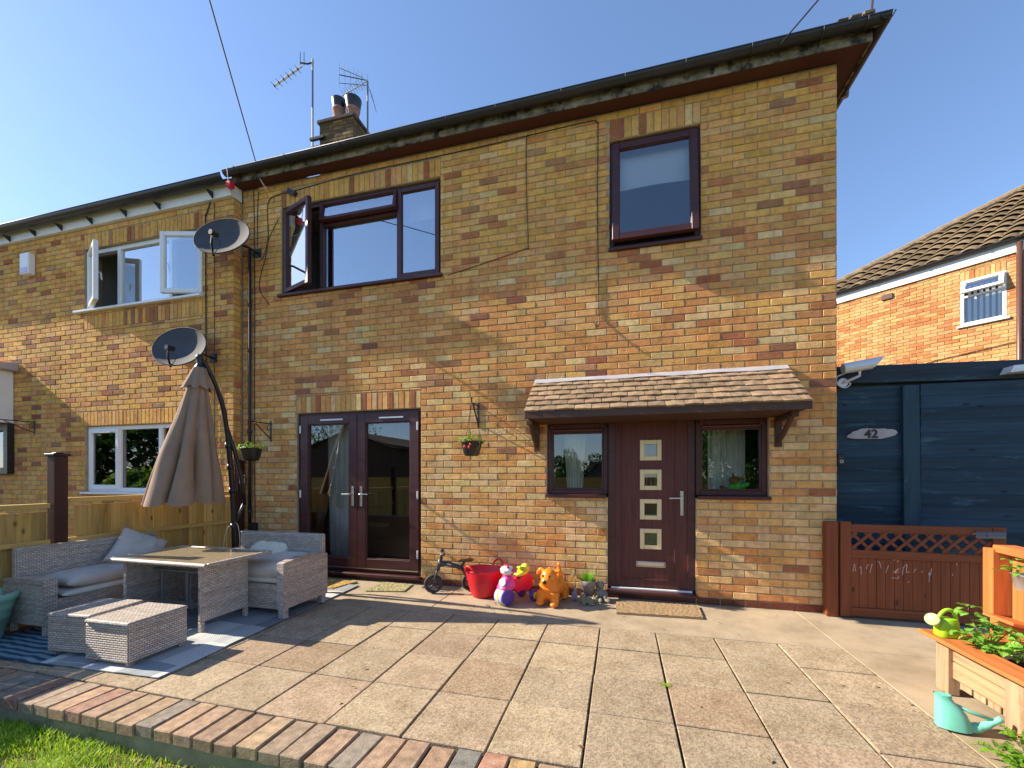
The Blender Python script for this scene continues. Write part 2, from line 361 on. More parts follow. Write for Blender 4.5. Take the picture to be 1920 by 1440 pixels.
M['rooftile'] = pm('roof tile', (.16, .115, .075), .9, .35, 18, .5, 120, var2=((.06, .055, .04), 30, .6))
M['canopytile'] = pm('canopy tile', (.30, .195, .12), .92, .34, 20, .9, 110, var2=((.46, .39, .32), 30, .60), objcol=True)
M['lead'] = pm('lead flashing', (.42, .40, .42), .5, .12, 6, .2, 30, metal=.0)
M['browntimber'] = wood('brown painted timber', (.075, .040, .028), 'x', .15, .6, False)
M['fence'] = wood('treated pine boards', (.40, .24, .06), 'z', .28, .75, True, objcol=True)
M['fencerail'] = wood('treated pine rail', (.54, .36, .115), 'y', .22, .75, False)
M['post'] = wood('dark brown post', (.050, .018, .014), 'z', .2, .5, False)
M['blue'] = wood('navy painted boards', (.016, .043, .070), 'x', .30, .55, True, objcol=True, worn=((.045, .12, .165), .58))
M['blue2'] = wood('navy painted post', (.020, .052, .075), 'z', .25, .5, False, worn=((.06, .13, .16), .60))
M['gate'] = wood('red brown stained gate', (.21, .06, .022), 'z', .22, .6, True)
M['gateh'] = wood('red brown stained rail', (.21, .06, .022), 'x', .22, .6, False)
M['orange'] = wood('orange stained boards', (.50, .16, .045), 'z', .22, .6, True)
M['orangeh'] = wood('orange stained rail', (.50, .16, .045), 'y', .22, .6, False)
M['planter'] = wood('weathered planter boards', (.39, .25, .145), 'y', .3, .75, True, worn=((.26, .10, .035), .56))
M['planterv'] = wood('weathered planter post', (.36, .25, .155), 'z', .3, .75, True, worn=((.26, .11, .04), .58))
M['slab'] = slabmat('aggregate paving slab')
M['edgebrick'] = pm('edging brick face', (.3, .2, .14), .88, .34, 22, .9, 120, objcol=True, var2=((.40, .36, .29), 17, .60))
M['joint'] = pm('joint soil', (.06, .048, .036), .95, .3, 30, .5, 60)
M['concrete'] = concmat('worn concrete', (.375, .305, .215))
M['kerbconcrete'] = pm('mossy concrete', (.26, .24, .165), .95, .3, 6, .8, 60, var2=((.06, .08, .025), 5, .56))
M['soil'] = pm('garden soil', (.035, .024, .017), .95, .4, 30, 1, 50)
M['wicker'] = wickermat('grey brown wicker', (.55, .45, .375), (.66, .57, .50), (.31, .25, .21))
M['wicker_l'] = wickermat('light wicker', (.50, .43, .36), (.58, .51, .44), (.36, .30, .25))
M['tabletop'] = pm('mottled table glass', (.30, .25, .165), .16, .12, 25, 0, spec=.6)
M['cushion'] = pm('grey beige cushion', (.56, .50, .44), .9, .07, 10, .25, 400)
M['pad'] = pm('off white pad', (.66, .62, .56), .9, .06, 10, .2, 400)
M['cream'] = pm('cream pillow', (.72, .65, .50), .9, .08, 10, .25, 300)
M['frame_grey'] = pm('grey metal frame', (.32, .31, .30), .45, .1, 10, 0, metal=.6)
M['parasol'] = pm('taupe parasol cloth', (.29, .195, .135), .85, .12, 6, .25, 420)
M['potgreen'] = pm('sage green plastic pot', (.27, .50, .38), .5, .1, 5, .1, 40)
M['red'] = pm('red rubber', (.62, .008, .025), .38, .1, 6, .08, 60)
M['orange_toy'] = pm('orange vinyl', (.90, .24, .012), .32, .08, 6, .05, 40)
M['pink'] = pm('pink plastic', (.78, .055, .28), .3, .05, 6, 0)
M['redpink'] = pm('crimson plastic', (.72, .02, .07), .3, .05, 6, 0)
M['yellow'] = pm('yellow plastic', (.80, .66, .05), .3, .05, 6, 0)
M['lime'] = pm('lime plastic', (.42, .66, .03), .35, .05, 6, 0)
M['purple'] = pm('purple plastic', (.10, .045, .34), .35, .06, 6, 0)
M['lilac'] = pm('lilac plastic', (.50, .46, .70), .35, .06, 6, 0)
M['white_toy'] = pm('white plastic toy', (.80, .76, .78), .3, .04, 6, 0)
M['darkgrey'] = pm('dark grey paint', (.045, .048, .055), .35, .1, 10, 0)
M['tyre'] = pm('black tyre', (.035, .035, .038), .7, .15, 20, .2, 200)
M['leather'] = pm('brown leather', (.16, .062, .028), .5, .15, 20, .2, 120)
M['greenpl'] = pm('lime green plastic can', (.32, .60, .025), .35, .08, 6, .04, 30)
M['greenhead'] = pm('pale green rose head', (.50, .58, .27), .3, .08, 6, 0)
M['turq'] = pm('turquoise plastic', (.16, .53, .42), .45, .07, 6, .05, 30)
M['terracotta'] = pm('sooty terracotta', (.33, .17, .125), .85, .25, 14, .3, 60, var2=((.12, .08, .06), 8, .6))
M['sootcap'] = pm('sooty chimney cap', (.10, .085, .065), .95, .35, 14, .5, 60, var2=((.03, .026, .022), 8, .55))
M['greypot'] = pm('limed clay pot', (.24, .21, .19), .9, .2, 12, .4, 60, var2=((.33, .30, .28), 9, .6))
M['stone'] = pm('mossy cast stone', (.22, .19, .115), .95, .3, 25, .8, 90, var2=((.36, .31, .22), 18, .58))
M['stone2'] = pm('grey cast stone', (.21, .19, .155), .95, .3, 25, .8, 90, var2=((.32, .29, .24), 18, .58))
M['lilacstone'] = pm('painted lilac stone', (.30, .24, .33), .8, .25, 30, .4, 90, var2=((.62, .58, .60), 22, .55))
M['slate'] = pm('pale slate', (.42, .38, .38), .8, .18, 9, .4, 60, var2=((.25, .20, .16), 7, .64))
M['ink'] = pm('burnt lettering', (.045, .035, .03), .8, .2, 30, 0)
M['dish'] = pm('grey mesh dish', (.060, .064, .078), .85, .12, 6, .3, 420)
M['alu'] = pm('white painted metal', (.70, .70, .72), .35, .05, 8, 0, metal=.2)
M['galv'] = pm('galvanised mast', (.16, .165, .18), .6, .12, 10, 0, metal=.2)
M['leaf'] = leafmat('strawberry leaf', (.10, .24, .025), (.24, .40, .05))
M['leaf2'] = leafmat('rose leaf', (.12, .34, .04), (.26, .48, .07))
M['leafdark'] = leafmat('dark evergreen leaf', (.030, .085, .018), (.075, .16, .03))
M['leafbright'] = leafmat('laurel leaf', (.10, .24, .02), (.24, .42, .04), .4)
M['grass'] = leafmat('lawn grass', (.20, .36, .02), (.42, .56, .07), .35, .6)
M['straw'] = leafmat('dry grass', (.42, .34, .14), (.55, .46, .20), .3, .7)
M['stem'] = pm('plant stem', (.16, .15, .05), .7, .2, 10, 0)
M['bark'] = pm('bark', (.10, .075, .05), .95, .3, 12, .6, 30)
M['litter'] = pm('dry leaf', (.20, .11, .045), .9, .4, 60, 0)
M['berry'] = pm('strawberry', (.55, .03, .02), .4, .1, 20, .2, 200)
M['coir'] = pm('golden coir mat', (.46, .30, .08), .95, .3, 160, 1, 220)
M['coir2'] = pm('grey green bristle mat', (.36, .32, .15), .95, .3, 140, 1, 220)
M['coir3'] = pm('brown coir mat', (.30, .205, .105), .95, .3, 140, 1, 220)
M['turf'] = pm('turf soil', (.10, .11, .025), .95, .4, 12, .8, 60, var2=((.30, .23, .10), 5, .56))
M['chalk'] = pm('white chalk', (.72, .56, .50), .95, .25, 60, 0)
M['neon'] = pm('neon green knit', (.10, .75, .06), .8, .1, 30, .2, 200)
M['fur'] = pm('brown plush', (.28, .12, .04), .95, .2, 60, .6, 200)
M['housebrick'] = pm('dark house brick', (.10, .055, .04), .9, .3, 8, .3, 40)
M['paleroof'] = pm('pale roof', (.30, .20, .13), .9, .2, 10, .3, 40)
M['rh_tile'] = pm('right house tile', (.27, .20, .12), .9, .3, 9, .5, 60, var2=((.10, .085, .05), 6, .58))
M['rh_tile_t'] = tintmat('right house tile tinted')
M['brownpipe'] = pm('brown plastic pipe', (.10, .045, .035), .4, .1, 6, 0)
M['redbox'] = pm('red plastic box', (.70, .02, .06), .4, .05, 6, 0)
def rugmat():
    m, nt, bs = newmat('woven block rug'); v = coords(nt, 'pos', (1, 1, 1), (0, 0, radians(3)))
    br = nd(nt, 'ShaderNodeTexBrick'); br.inputs['Scale'].default_value = 1; br.inputs['Brick Width'].default_value = .30; br.inputs['Row Height'].default_value = .37; br.inputs['Mortar Size'].default_value = 0; br.offset = .37
    br.inputs['Color1'].default_value = (0, 0, 0, 1); br.inputs['Color2'].default_value = (1, 1, 1, 1); nt.links.new(v, br.inputs['Vector'])
    c = ramp(nt, br.outputs['Color'], [(.0, (.16, .18, .20)), (.34, (.34, .36, .37)), (.36, (.52, .53, .52)), (.68, (.56, .57, .56)), (.70, (.22, .26, .29)), (1, (.40, .43, .44))])
    ck = nd(nt, 'ShaderNodeTexChecker'); ck.inputs['Scale'].default_value = 90; nt.links.new(v, ck.inputs[0]); ck.inputs[1].default_value = (.82, .82, .82, 1); ck.inputs[2].default_value = (1.1, 1.1, 1.1, 1)
    c = mixc(nt, c, ck.outputs[0], 1.0, 'MULTIPLY'); nt.links.new(c, bs.inputs['Base Color']); bs.inputs['Roughness'].default_value = .9
    bump(nt, bs, ck.outputs[1], .3, .002); return m
def waverug():
    m, nt, bs = newmat('blue wave rug'); v = coords(nt, 'pos', (1, 1, 1))
    wv = nd(nt, 'ShaderNodeTexWave', wave_type='BANDS', bands_direction='Y'); wv.inputs['Scale'].default_value = 5.2; wv.inputs['Distortion'].default_value = 2.6; wv.inputs['Detail'].default_value = 1; wv.inputs['Detail Scale'].default_value = 1.2
    nt.links.new(v, wv.inputs['Vector'])
    c = ramp(nt, wv.outputs['Color'], [(.30, (.018, .055, .095)), (.45, (.10, .19, .24)), (.7, (.17, .27, .32))]); nt.links.new(c, bs.inputs['Base Color']); bs.inputs['Roughness'].default_value = .9; return m
M['rug'] = rugmat(); M['waverug'] = waverug()

# ------------------------------------------------------------------ brickwork
CREAM, OCHRE, ORNG, RED, PLUM, GOLD = (.76, .54, .265), (.73, .42, .15), (.70, .33, .115), (.43, .16, .078), (.29, .12, .078), (.76, .43, .115)
def brick_colour(x, z, style):
    n1 = noise.noise(Vector((x*.9, z*1.3, style*7.3))); n2 = noise.noise(Vector((x*2.1+9, z*2.9, style*3.1)))
    r = R.random()
    if style == 0:      # the main house
        reds = max(0, .07+.42*n2+.16*n1) if 2.1 < z < 5.0 else max(0, .015+.05*n2)
        if r < reds: c = PLUM if R.random() < .28 else RED
        else:
            r2 = R.random()
            if z < 1.9: c = CREAM if r2 < .52 else OCHRE if r2 < .84 else ORNG
            elif z < 3.9: c = CREAM if r2 < .17 else OCHRE if r2 < .48 else ORNG
            else: c = OCHRE if r2 < .30 else GOLD if r2 < .82 else ORNG if r2 < .95 else CREAM
    elif style == 1:    # the left neighbour
        c = (RED if R.random() < .6 else PLUM) if r < max(.04, .13+.45*n2) else GOLD if R.random() < .6 else OCHRE if R.random() < .7 else ORNG
    elif style == 2:    # the house on the right
        c = (.50, .21, .085) if r < .26+.4*n2 else (.58, .33, .14) if R.random() < .75 else (.60, .38, .17)
    else:               # sooty chimney
        c = (.13, .095, .06) if r < .5 else (.20, .145, .08) if r < .85 else (.30, .20, .10)
    if style < 2:
        o_ = R.choice((CREAM, OCHRE, ORNG, GOLD)); q_ = R.uniform(0, .42); c = tuple(a*(1-q_)+b*q_ for a, b in zip(c, o_))
    k = R.uniform(.92, 1.18)
    return (c[0]*k*R.uniform(.96, 1.04), c[1]*k*R.uniform(.95, 1.05), c[2]*k*R.uniform(.93, 1.07))
_bm = {}
def brick_mb(L, H, vert, col=None, uvo=(0, 0), T=None, d=.045):
    # local: centred in x and z, face at y=0 looking to -y, chamfered face
    mb = MB(); a, b = L/2, H/2; e = .004
    def add(pts):
        uv = [((p[2], p[0]) if vert else (p[0], p[2])) for p in pts]; uv = [(u+uvo[0], v+uvo[1]) for u, v in uv]
        mb.face([T(p) if T else p for p in pts], uv, col)
    f = [(-a+e, 0, -b+e), (a-e, 0, -b+e), (a-e, 0, b-e), (-a+e, 0, b-e)]; m = [(-a, e*.8, -b), (a, e*.8, -b), (a, e*.8, b), (-a, e*.8, b)]; k = [(x, d, z) for x, _, z in m]
    add(f)
    for i in range(4):
        j = (i+1) % 4; add([m[i], m[j], f[j], f[i]]); add([k[i], k[j], m[j], m[i]])
    return mb
def brickwork(parent, base, ud, nrm, U, Z, openings, soldiers, style, singles, z0=.05, phase=0, plinth=False, proud=.009):
    """bricks on a vertical plane: base point, direction along it, outward normal; openings as (u0,u1,z0,z1)"""
    base = Vector(base); ud = Vector(ud).normalized(); nrm = Vector(nrm).normalized()
    lst = []
    blk = list(openings)+[s[:4] for s in soldiers]
    rows = int((Z[1]-z0)/.075)+1
    for k in range(rows):
        zb = z0+k*.075; zt = min(zb+.065, Z[1])
        if zt-zb < .02 or zb < Z[0]-.001: continue
        off = (phase + (0 if k % 2 else .1125))
        n0 = int((U[0]-off)/.225)-2; u = off+n0*.225
        while u < U[1]:
            segs = [(max(u+.005, U[0]), min(u+.22, U[1]), zb, zt)]
            for (a, b, c, d) in blk:
                if c < zt and d > zb:
                    ns = []
                    for s, e, y0, y1 in segs:
                        if e <= a or s >= b: ns.append((s, e, y0, y1)); continue
                        if s < a: ns.append((s, a-.002, y0, y1))
                        if e > b: ns.append((b+.002, e, y0, y1))
                        if c-y0 > .02: ns.append((max(s, a), min(e, b), y0, c-.006))
                        if y1-d > .02: ns.append((max(s, a), min(e, b), d+.006, y1))
                    segs = ns
            for s, e, y0, y1 in segs:
                if e-s > .025: lst.append(((s+e)/2, (y0+y1)/2, e-s, y1-y0, False))
            u += .225
    for (a, b, c, d) in soldiers:
        n = max(1, round((b-a)/.075)); wd = (b-a)/n
        for i in range(n): lst.append((a+wd*(i+.5), (c+d)/2, wd-.009, d-c-.01, True))
    info = []
    for (u, z, L, H, vert) in lst:
        p = base+ud*u+Vector((0, 0, z)); x, y, zc = proj(p); vis = zc > .3 and -20 < x < 1940 and -20 < y < 1460
        info.append((L*H/zc**2 if vis else 0, u, z, L, H, vert))
    info.sort(key=lambda t: -t[0])
    rot = math.atan2(ud.y, ud.x); J = MB(); mat4 = Matrix((( ud.x, -nrm.x, 0), (ud.y, -nrm.y, 0), (0, 0, 1)))
    for i, (area, u, z, L, H, vert) in enumerate(info):
        col = brick_colour(u+base.x*.3, z, style)
        if vert and style == 0 and R.random() < .2: col = tuple(a*R.uniform(.9, 1.1) for a in RED)
        pr = proud+R.uniform(-.0015, .002)
        if plinth and z < .10: col = (.20*R.uniform(.8, 1.15), .075, .045)
        p = base+ud*u+Vector((0, 0, z))+nrm*pr
        if i < singles and area > 0:
            key = (round(L, 3), round(H, 3), vert)
            if key not in _bm:
                me = brick_mb(L, H, vert).mesh('brick'); me.materials.append(M['brick_o']); _bm[key] = me
            inst('brick', _bm[key], parent, p, (0, R.uniform(-.004, .004), rot), col)
        else:
            t = R.uniform(-.004, .004)
            def T(q): return tuple(p + mat4 @ Vector((q[0], q[1], q[2]+q[0]*t)))
            b = brick_mb(L, H, vert, col, (R.random()*40, R.random()*40), T); n = len(J.v)
            J.v += b.v; J.f += [tuple(n+q for q in f) for f in b.f]; J.uv += b.uv; J.c += b.c
    if J.v: obj('brickwork', J, M['brick_a'], parent, kind='stuff')
def wall_mb(base, ud, nrm, U, Z, openings, depth=.22, mb=None):
    base = Vector(base); ud = Vector(ud); nrm = Vector(nrm); mb = mb or MB()
    us = sorted({U[0], U[1], *[o[0] for o in openings], *[o[1] for o in openings]}); zs = sorted({Z[0], Z[1], *[o[2] for o in openings], *[o[3] for o in openings]})
    us = [u for u in us if U[0] <= u <= U[1]]; zs = [z for z in zs if Z[0] <= z <= Z[1]]
    P = lambda u, z, d=0: base+ud*u-nrm*d+Vector((0, 0, z))
    for i in range(len(us)-1):
        for j in range(len(zs)-1):
            uc, zc = (us[i]+us[i+1])/2, (zs[j]+zs[j+1])/2
            if any(a < uc < b and c < zc < d for a, b, c, d in openings): continue
            q = [(us[i], zs[j]), (us[i+1], zs[j]), (us[i+1], zs[j+1]), (us[i], zs[j+1])]
            mb.face([P(*t) for t in q], q); mb.face([P(t[0], t[1], depth) for t in q][::-1], q[::-1])
    for a, b, c, d in openings:
        for (u0, z0_, u1, z1_) in ((a, c, a, d), (b, d, b, c), (a, d, b, d), (b, c, a, c)):
            mb.face([P(u0, z0_), P(u0, z0_, depth), P(u1, z1_, depth), P(u1, z1_)], [(u0, z0_), (u0+depth, z0_), (u1+depth, z1_), (u1, z1_)])
    return mb
def frame_rect(mb, x0, x1, z0, z1, y0, y1, wd, m=None, ch=.004):
    mb.box((x0, y0, z0), (x0+wd, y1, z1), ch, m); mb.box((x1-wd, y0, z0), (x1, y1, z1), ch, m)
    mb.box((x0+wd, y0+.0015, z0), (x1-wd, y1, z0+wd), ch, m); mb.box((x0+wd, y0+.0015, z1-wd), (x1-wd, y1, z1), ch, m); return mb
def pane(par, x0, x1, z0, z1, y, mat, m=None):
    mb = MB(); q = [Vector((x0, y, z0)), Vector((x1, y, z0)), Vector((x1, y, z1)), Vector((x0, y, z1))]
    mb.face([m @ p if m else p for p in q]); return obj('pane', mb, mat, par)
def sash(par, x0, x1, z0, z1, y, mat, gm, m=None, wd=.055, d=.055):
    mb = frame_rect(MB(), x0, x1, z0, z1, y, y+d, wd, m); frame_rect(mb, x0+wd-.012, x1-wd+.012, z0+wd-.012, z1-wd+.012, y+.012, y+d-.01, .02, m, .003)
    o = obj('sash', mb, mat, par); pane(par, x0+wd, x1-wd, z0+wd, z1-wd, y+d*.5, gm, m); return o
def room(par, x0, x1, z0, z1, y0, y1, op, mat):
    mb = MB(); V = Vector
    def q(*p): mb.face([V(t) for t in p])
    q((x0, y1, z0), (x1, y1, z0), (x1, y1, z1), (x0, y1, z1)); q((x0, y0, z0), (x0, y1, z0), (x0, y1, z1), (x0, y0, z1)); q((x1, y1, z0), (x1, y0, z0), (x1, y0, z1), (x1, y1, z1))
    q((x0, y0, z1), (x0, y1, z1), (x1, y1, z1), (x1, y0, z1)); q((x0, y1, z0), (x0, y0, z0), (x1, y0, z0), (x1, y1, z0))
    a, b, c, d = op
    for (u0, u1, w0, w1) in ((x0, a, z0, z1), (b, x1, z0, z1), (a, b, z0, c), (a, b, d, z1)):
        if u1-u0 > .001 and w1-w0 > .001: q((u0, y0, w0), (u0, y0, w1), (u1, y0, w1), (u1, y0, w0))
    return obj('room', mb, mat, par)

# ------------------------------------------------------------------ ground, patio
g = MB(); 
def gz(x, y): return -.17+.02*noise.noise(Vector((x*2, y*2, 0)))
g.grid(lambda u, v: Vector((-60+120*u, -60+57.02*v, -.19)), 8, 8); obj('lawn_ground', g, M['turf'])['kind'] = 'structure'
g = MB(); g.grid(lambda u, v: Vector((-60+120*u, -2.7+80*v, -.2)), 8, 8); obj('ground', g, M['soil'])['kind'] = 'structure'
patio = bpy.data.objects.new('patio', None); COL.objects.link(patio); patio['kind'] = 'structure'; patio['label'] = 'stone patio of square slabs in front of the brick house'; ORI[patio] = Vector()
mb = MB(); mb.box((-5.3, -2.74, -.19), (4.6, .6, -.022)); obj('bedding', mb, M['joint'], patio)
XS = [-1.98+.4525*i for i in range(-7, 9)]; YS = [-2.735, -2.268, -1.812, -1.362, -.94]
SLABC = [(.365, .295, .20), (.375, .305, .21), (.35, .285, .20), (.36, .285, .20), (.345, .265, .19), (.37, .30, .21)]
for i in range(len(XS)-1):
    for j in range(4):
        x0, x1 = XS[i], XS[i+1]; y0, y1 = YS[j], YS[j+1]
        if x0 > 1.6: continue
        gx, gy = R.uniform(.0035, .0055), (.0035 if j in (1, 2) else .006)
        dz = R.uniform(-.003, .003)
        mb = MB(); mb.box((x0+gx+R.uniform(0, .003), y0+gy, -.05), (x1-gx+R.uniform(-.003, .001), y1-gy, dz), .004, m=rotm(((x0+x1)/2, (y0+y1)/2, 0), 'Z', R.uniform(-.003, .003)) @ rotm(((x0+x1)/2, (y0+y1)/2, 0), 'X', R.uniform(-.004, .004)))
        o = obj('paving_slab', mb, M['slab'], patio); c = R.choice(SLABC); k = R.uniform(.90, 1.08)
        if (i, j) in ((9, 1), (6, 1), (12, 1)): c = (.31, .235, .16)
        o.color = (c[0]*k, c[1]*k, c[2]*k, 1)
# poured concrete strip along the house wall and side area (slabs abut it)
cs = MB()
for (x0, x1, y0, y1) in ((-5.3, -1.842, -.93, .35), (-1.836, 1.64, -.93, .35), (1.648, 4.6, -.93, .6), (1.648, 4.6, -2.735, -.936)):
    cs.box((x0, y0, -.06), (x1, y1, -.002 if x0 < 1 else -.004), .004)
obj('concrete_strip', cs, M['concrete'], patio)
edge = thing('patio_edging', 'low retaining edge of clay bricks on a concrete footing along the lawn', 'edging', (0, -2.9, -.1))
ec = [(.33, .215, .135), (.32, .215, .14), (.34, .245, .15), (.28, .21, .145), (.30, .175, .12), (.24, .205, .16), (.33, .225, .14), (.30, .205, .135)]
eb = MB(); eb.box((-.0595, -.1295, -.032), (.0595, .1295, .032), .005); ebm = eb.mesh('edging_brick'); ebm.materials.append(M['edgebrick'])
for i in range(62):
    x = -5.2+.1325*i
    c = R.choice(ec); k = R.uniform(.85, 1.12)
    if i == 34: c = (.17, .165, .14)
    if i == 35: c = (.36, .19, .125)
    if i == 36: c = (.40, .27, .12)
    inst('brick', ebm, edge, (x+R.uniform(-.003, .003), -2.8725+R.uniform(-.006, .006), -.030+R.uniform(-.004, .004)), (R.uniform(-.02, .02), R.uniform(-.02, .02), R.uniform(-.03, .03)), tuple(t*k for t in c))
mb = MB(); mb.box((-5.3, -2.975, -.3), (3.2, -2.745, -.066), .006); obj('footing', mb, M['kerbconcrete'], edge)
# lawn
def blades(n, x0, x1, y0, y1, hmin, hmax, colf, name, mat, skip=None):
    mb = MB(); rr = random.Random(3)
    for _ in range(n):
        x, y = rr.uniform(x0, x1), rr.uniform(y0, y1)
        d = noise.noise(Vector((x*2.2, y*2.2, 5.0)))
        if skip and skip(d, rr): continue
        a = rr.uniform(0, 2*pi); h = rr.uniform(hmin, hmax)*(1+.5*d); wd = rr.uniform(.0016, .0034); ln = rr.uniform(.2, 1.1)*h
        dx, dy = cos(a), sin(a); z = gz(x, y)-.01; b = Vector((x, y, z)); s = Vector((-dy, dx, 0))*wd
        m1 = b+Vector((dx*ln*.3, dy*ln*.3, h*.6)); t = b+Vector((dx*ln, dy*ln, h))
        mb.face([b-s, b+s, m1+s*.8, m1-s*.8]); mb.face([m1-s*.8, m1+s*.8, t])
    o = obj(name, mb, mat, kind='stuff'); return o
blades(26000, -4.3, -.9, -3.75, -2.985, .035, .075, None, 'grass', M['grass'], lambda d, r: r.random() < max(0, -d*2.2))
blades(6500, -4.3, -.9, -3.75, -3.0, .02, .045, None, 'dry_grass', M['straw'], lambda d, r: d > .05 and r.random() < .8)
t = MB(); t.grid(lambda u, v: Vector((-6+9*u, -5+2.03*v, gz(-6+9*u, -5+2.03*v)-.006)), 90, 24); structure(obj('lawn', t, M['turf'], smooth=True))

# ------------------------------------------------------------------ main house
H = thing('brick_house', 'two storey yellow brick house end with maroon windows and tiled porch canopy', 'house', (-1.5, 0, 0))
FD = (-4.167, -2.352, .0, 2.145); LW = (-4.41, -2.095, 3.72, 4.925); RWN = (-.112, .80, 3.745, 4.945); DR = (-.80, 1.425, .0, 2.13)
# door opening with two side windows: three rectangles
OPS = [FD, LW, RWN, (-.80, -.13, 1.085, 2.13), (-.13, .755, 0, 2.13), (.755, 1.425, 1.085, 2.13)]
WALLZ = 5.26
mb = wall_mb((0, .009, 0), (1, 0, 0), (0, -1, 0), (-5.06, 2.0), (-.05, WALLZ), OPS)
mb.box((1.78, .232, -.05), (1.998, 6.5, WALLZ)); mb.box((-5.06, 6.3, -.05), (1.77, 6.5, WALLZ)); obj('wall', mb, M['mortar'], H)
SOL = [(-4.167, -2.352, 2.147, 2.365), (-4.41, -2.095, 4.927, 5.15), (-.112, .80, 4.947, 5.17), (-.80, 1.425, 2.132, 2.35)]
brickwork(H, (0, .009, 0), (1, 0, 0), (0, -1, 0), (-5.055, 2.0), (0, WALLZ), OPS, SOL, 0, 300, z0=.0, phase=2.0-.0025, plinth=True)
brickwork(H, (2.0-.002, .012, 0), (0, 1, 0), (1, 0, 0), (0, 1.6), (0, WALLZ), [], [], 0, 0, z0=.0, phase=.11)
# soffit, fascia, gutter, roof
mb = MB(); mb.box((-5.06, -.15, WALLZ), (2.19, -.001, WALLZ+.02)); mb.box((2.0, .0, WALLZ), (2.19, 6.7, WALLZ+.02)); obj('soffit', mb, M['soffit'], H)
mb = MB()
def fas(u, v): return Vector((-5.06+7.265*u, -.168+.006*noise.noise(Vector((u*60, v*3, 1))), WALLZ-.012+.13*v + (.008*noise.noise(Vector((u*90, 3, 1))) if v < .01 else 0)))
mb.grid(fas, 150, 4, 6); mb.box((-5.06, -.16, WALLZ-.005), (2.205, -.151, WALLZ+.12)); mb.box((2.192, -.15, WALLZ-.01), (2.21, 6.7, WALLZ+.12)); obj('fascia', mb, M['fascia'], H)
def gutter_mb(p0, p1, out, r=.056, n=12, lip=.006):
    mb = MB(); p0, p1, out = Vector(p0), Vector(p1), Vector(out)
    L = (p1-p0).length; cs_ = []
    for i in range(n+1):
        a = pi*i/n; cs_.append(out*(r*cos(a)*-1)+Vector((0, 0, -r*sin(a))))
    inn = [c*.9 for c in cs_]
    for i in range(n):
        mb.face([p0+cs_[i], p0+cs_[i+1], p1+cs_[i+1], p1+cs_[i]], [(0, i*.02), (0, i*.02+.02), (L, i*.02+.02), (L, i*.02)])
        mb.face([p0+inn[i+1], p0+inn[i], p1+inn[i], p1+inn[i+1]])
        mb.face([p1+cs_[i], p1+cs_[i+1], p1+inn[i+1], p1+inn[i]]); mb.face([p0+cs_[i+1], p0+cs_[i], p0+inn[i], p0+inn[i+1]])
    mb.tube([p0+cs_[n]+Vector((0, 0, -.002)), p1+cs_[n]+Vector((0, 0, -.002))], lip, 6); return mb
gy, gzz = -.225, 5.375
mb = gutter_mb((-5.1, gy, gzz-.012), (2.30, gy, gzz+.006), (0, -1, 0)); obj('gutter', mb, M['gutter'], H, True)
mb = gutter_mb((2.265, -.28, gzz), (2.265, 6.7, gzz), (1, 0, 0)); obj('gutter', mb, M['gutter'], H, True)
for x in (-4.9, -4.1, -3.3, -2.45, -1.9, -1.32, -.6, .05, .62, 1.2, 1.78, 2.12):
    mb = MB(); pts = [(x, -.168, gzz-.03)]+[(x, gy-.062*cos(a*pi/8)*-1*-1, gzz-.062*sin(a*pi/8)) for a in range(9)][::-1]
    mb.tube([(x, gy+.062, gzz+.004)]+[(x, gy+.061*cos(pi*i/8), gzz-.061*sin(pi*i/8)) for i in range(9)], .007, 6, flat=.5); mb.box((x-.009, -.168, gzz-.085), (x+.009, -.162, gzz-.04)); obj('gutter_bracket', mb, M['tyre'], H)
mb = MB(); mb.tube([(2.275, .45, 5.36), (2.275, .47, 5.28)], .034, 10); obj('pipe_outlet', mb, M['brownpipe'], H); obj('cable', MB().tube([(2.18, -.2, 5.45), (2.17, -.24, 5.56), (2.20, -.26, 5.60), (2.19, -.27, 5.68)], .009, 6), M['brownpipe'], H)
rf = MB(); E0 = 5.40; rp = radians(34); ry = 3.25; rz_ = E0+(ry+.2)*math.tan(rp); hx = 2.22-(ry+.2)
A, B, C, D_ = Vector((-5.06, -.2, E0)), Vector((2.22, -.2, E0)), Vector((hx, ry, rz_)), Vector((-5.06, ry, rz_))
B2, A2 = Vector((2.22, 6.7, E0)), Vector((-5.06, 6.7, E0))
for q in ((A, B, C, D_), (B, B2, C), (B2, A2, D_, C)): rf.face(list(q), [(p.x, p.y) for p in q])
for i in range(34): # eaves course seen above the gutter
    x0 = -5.05+i*.2135
    rf.box((x0+.004, -.235, E0-.012+R.uniform(0, .005)), (x0+.21, -.05, E0+.012+R.uniform(0, .006)), .004)
obj('roof', rf, M['rooftile'], H)
for k in range(3):
    mb = MB(); mb.box((1.90+.10*k, -.25, 5.425), (1.99+.10*k, -.16, 5.445+.010*k), .009); obj('roof_tile', mb, M['rooftile'], H)
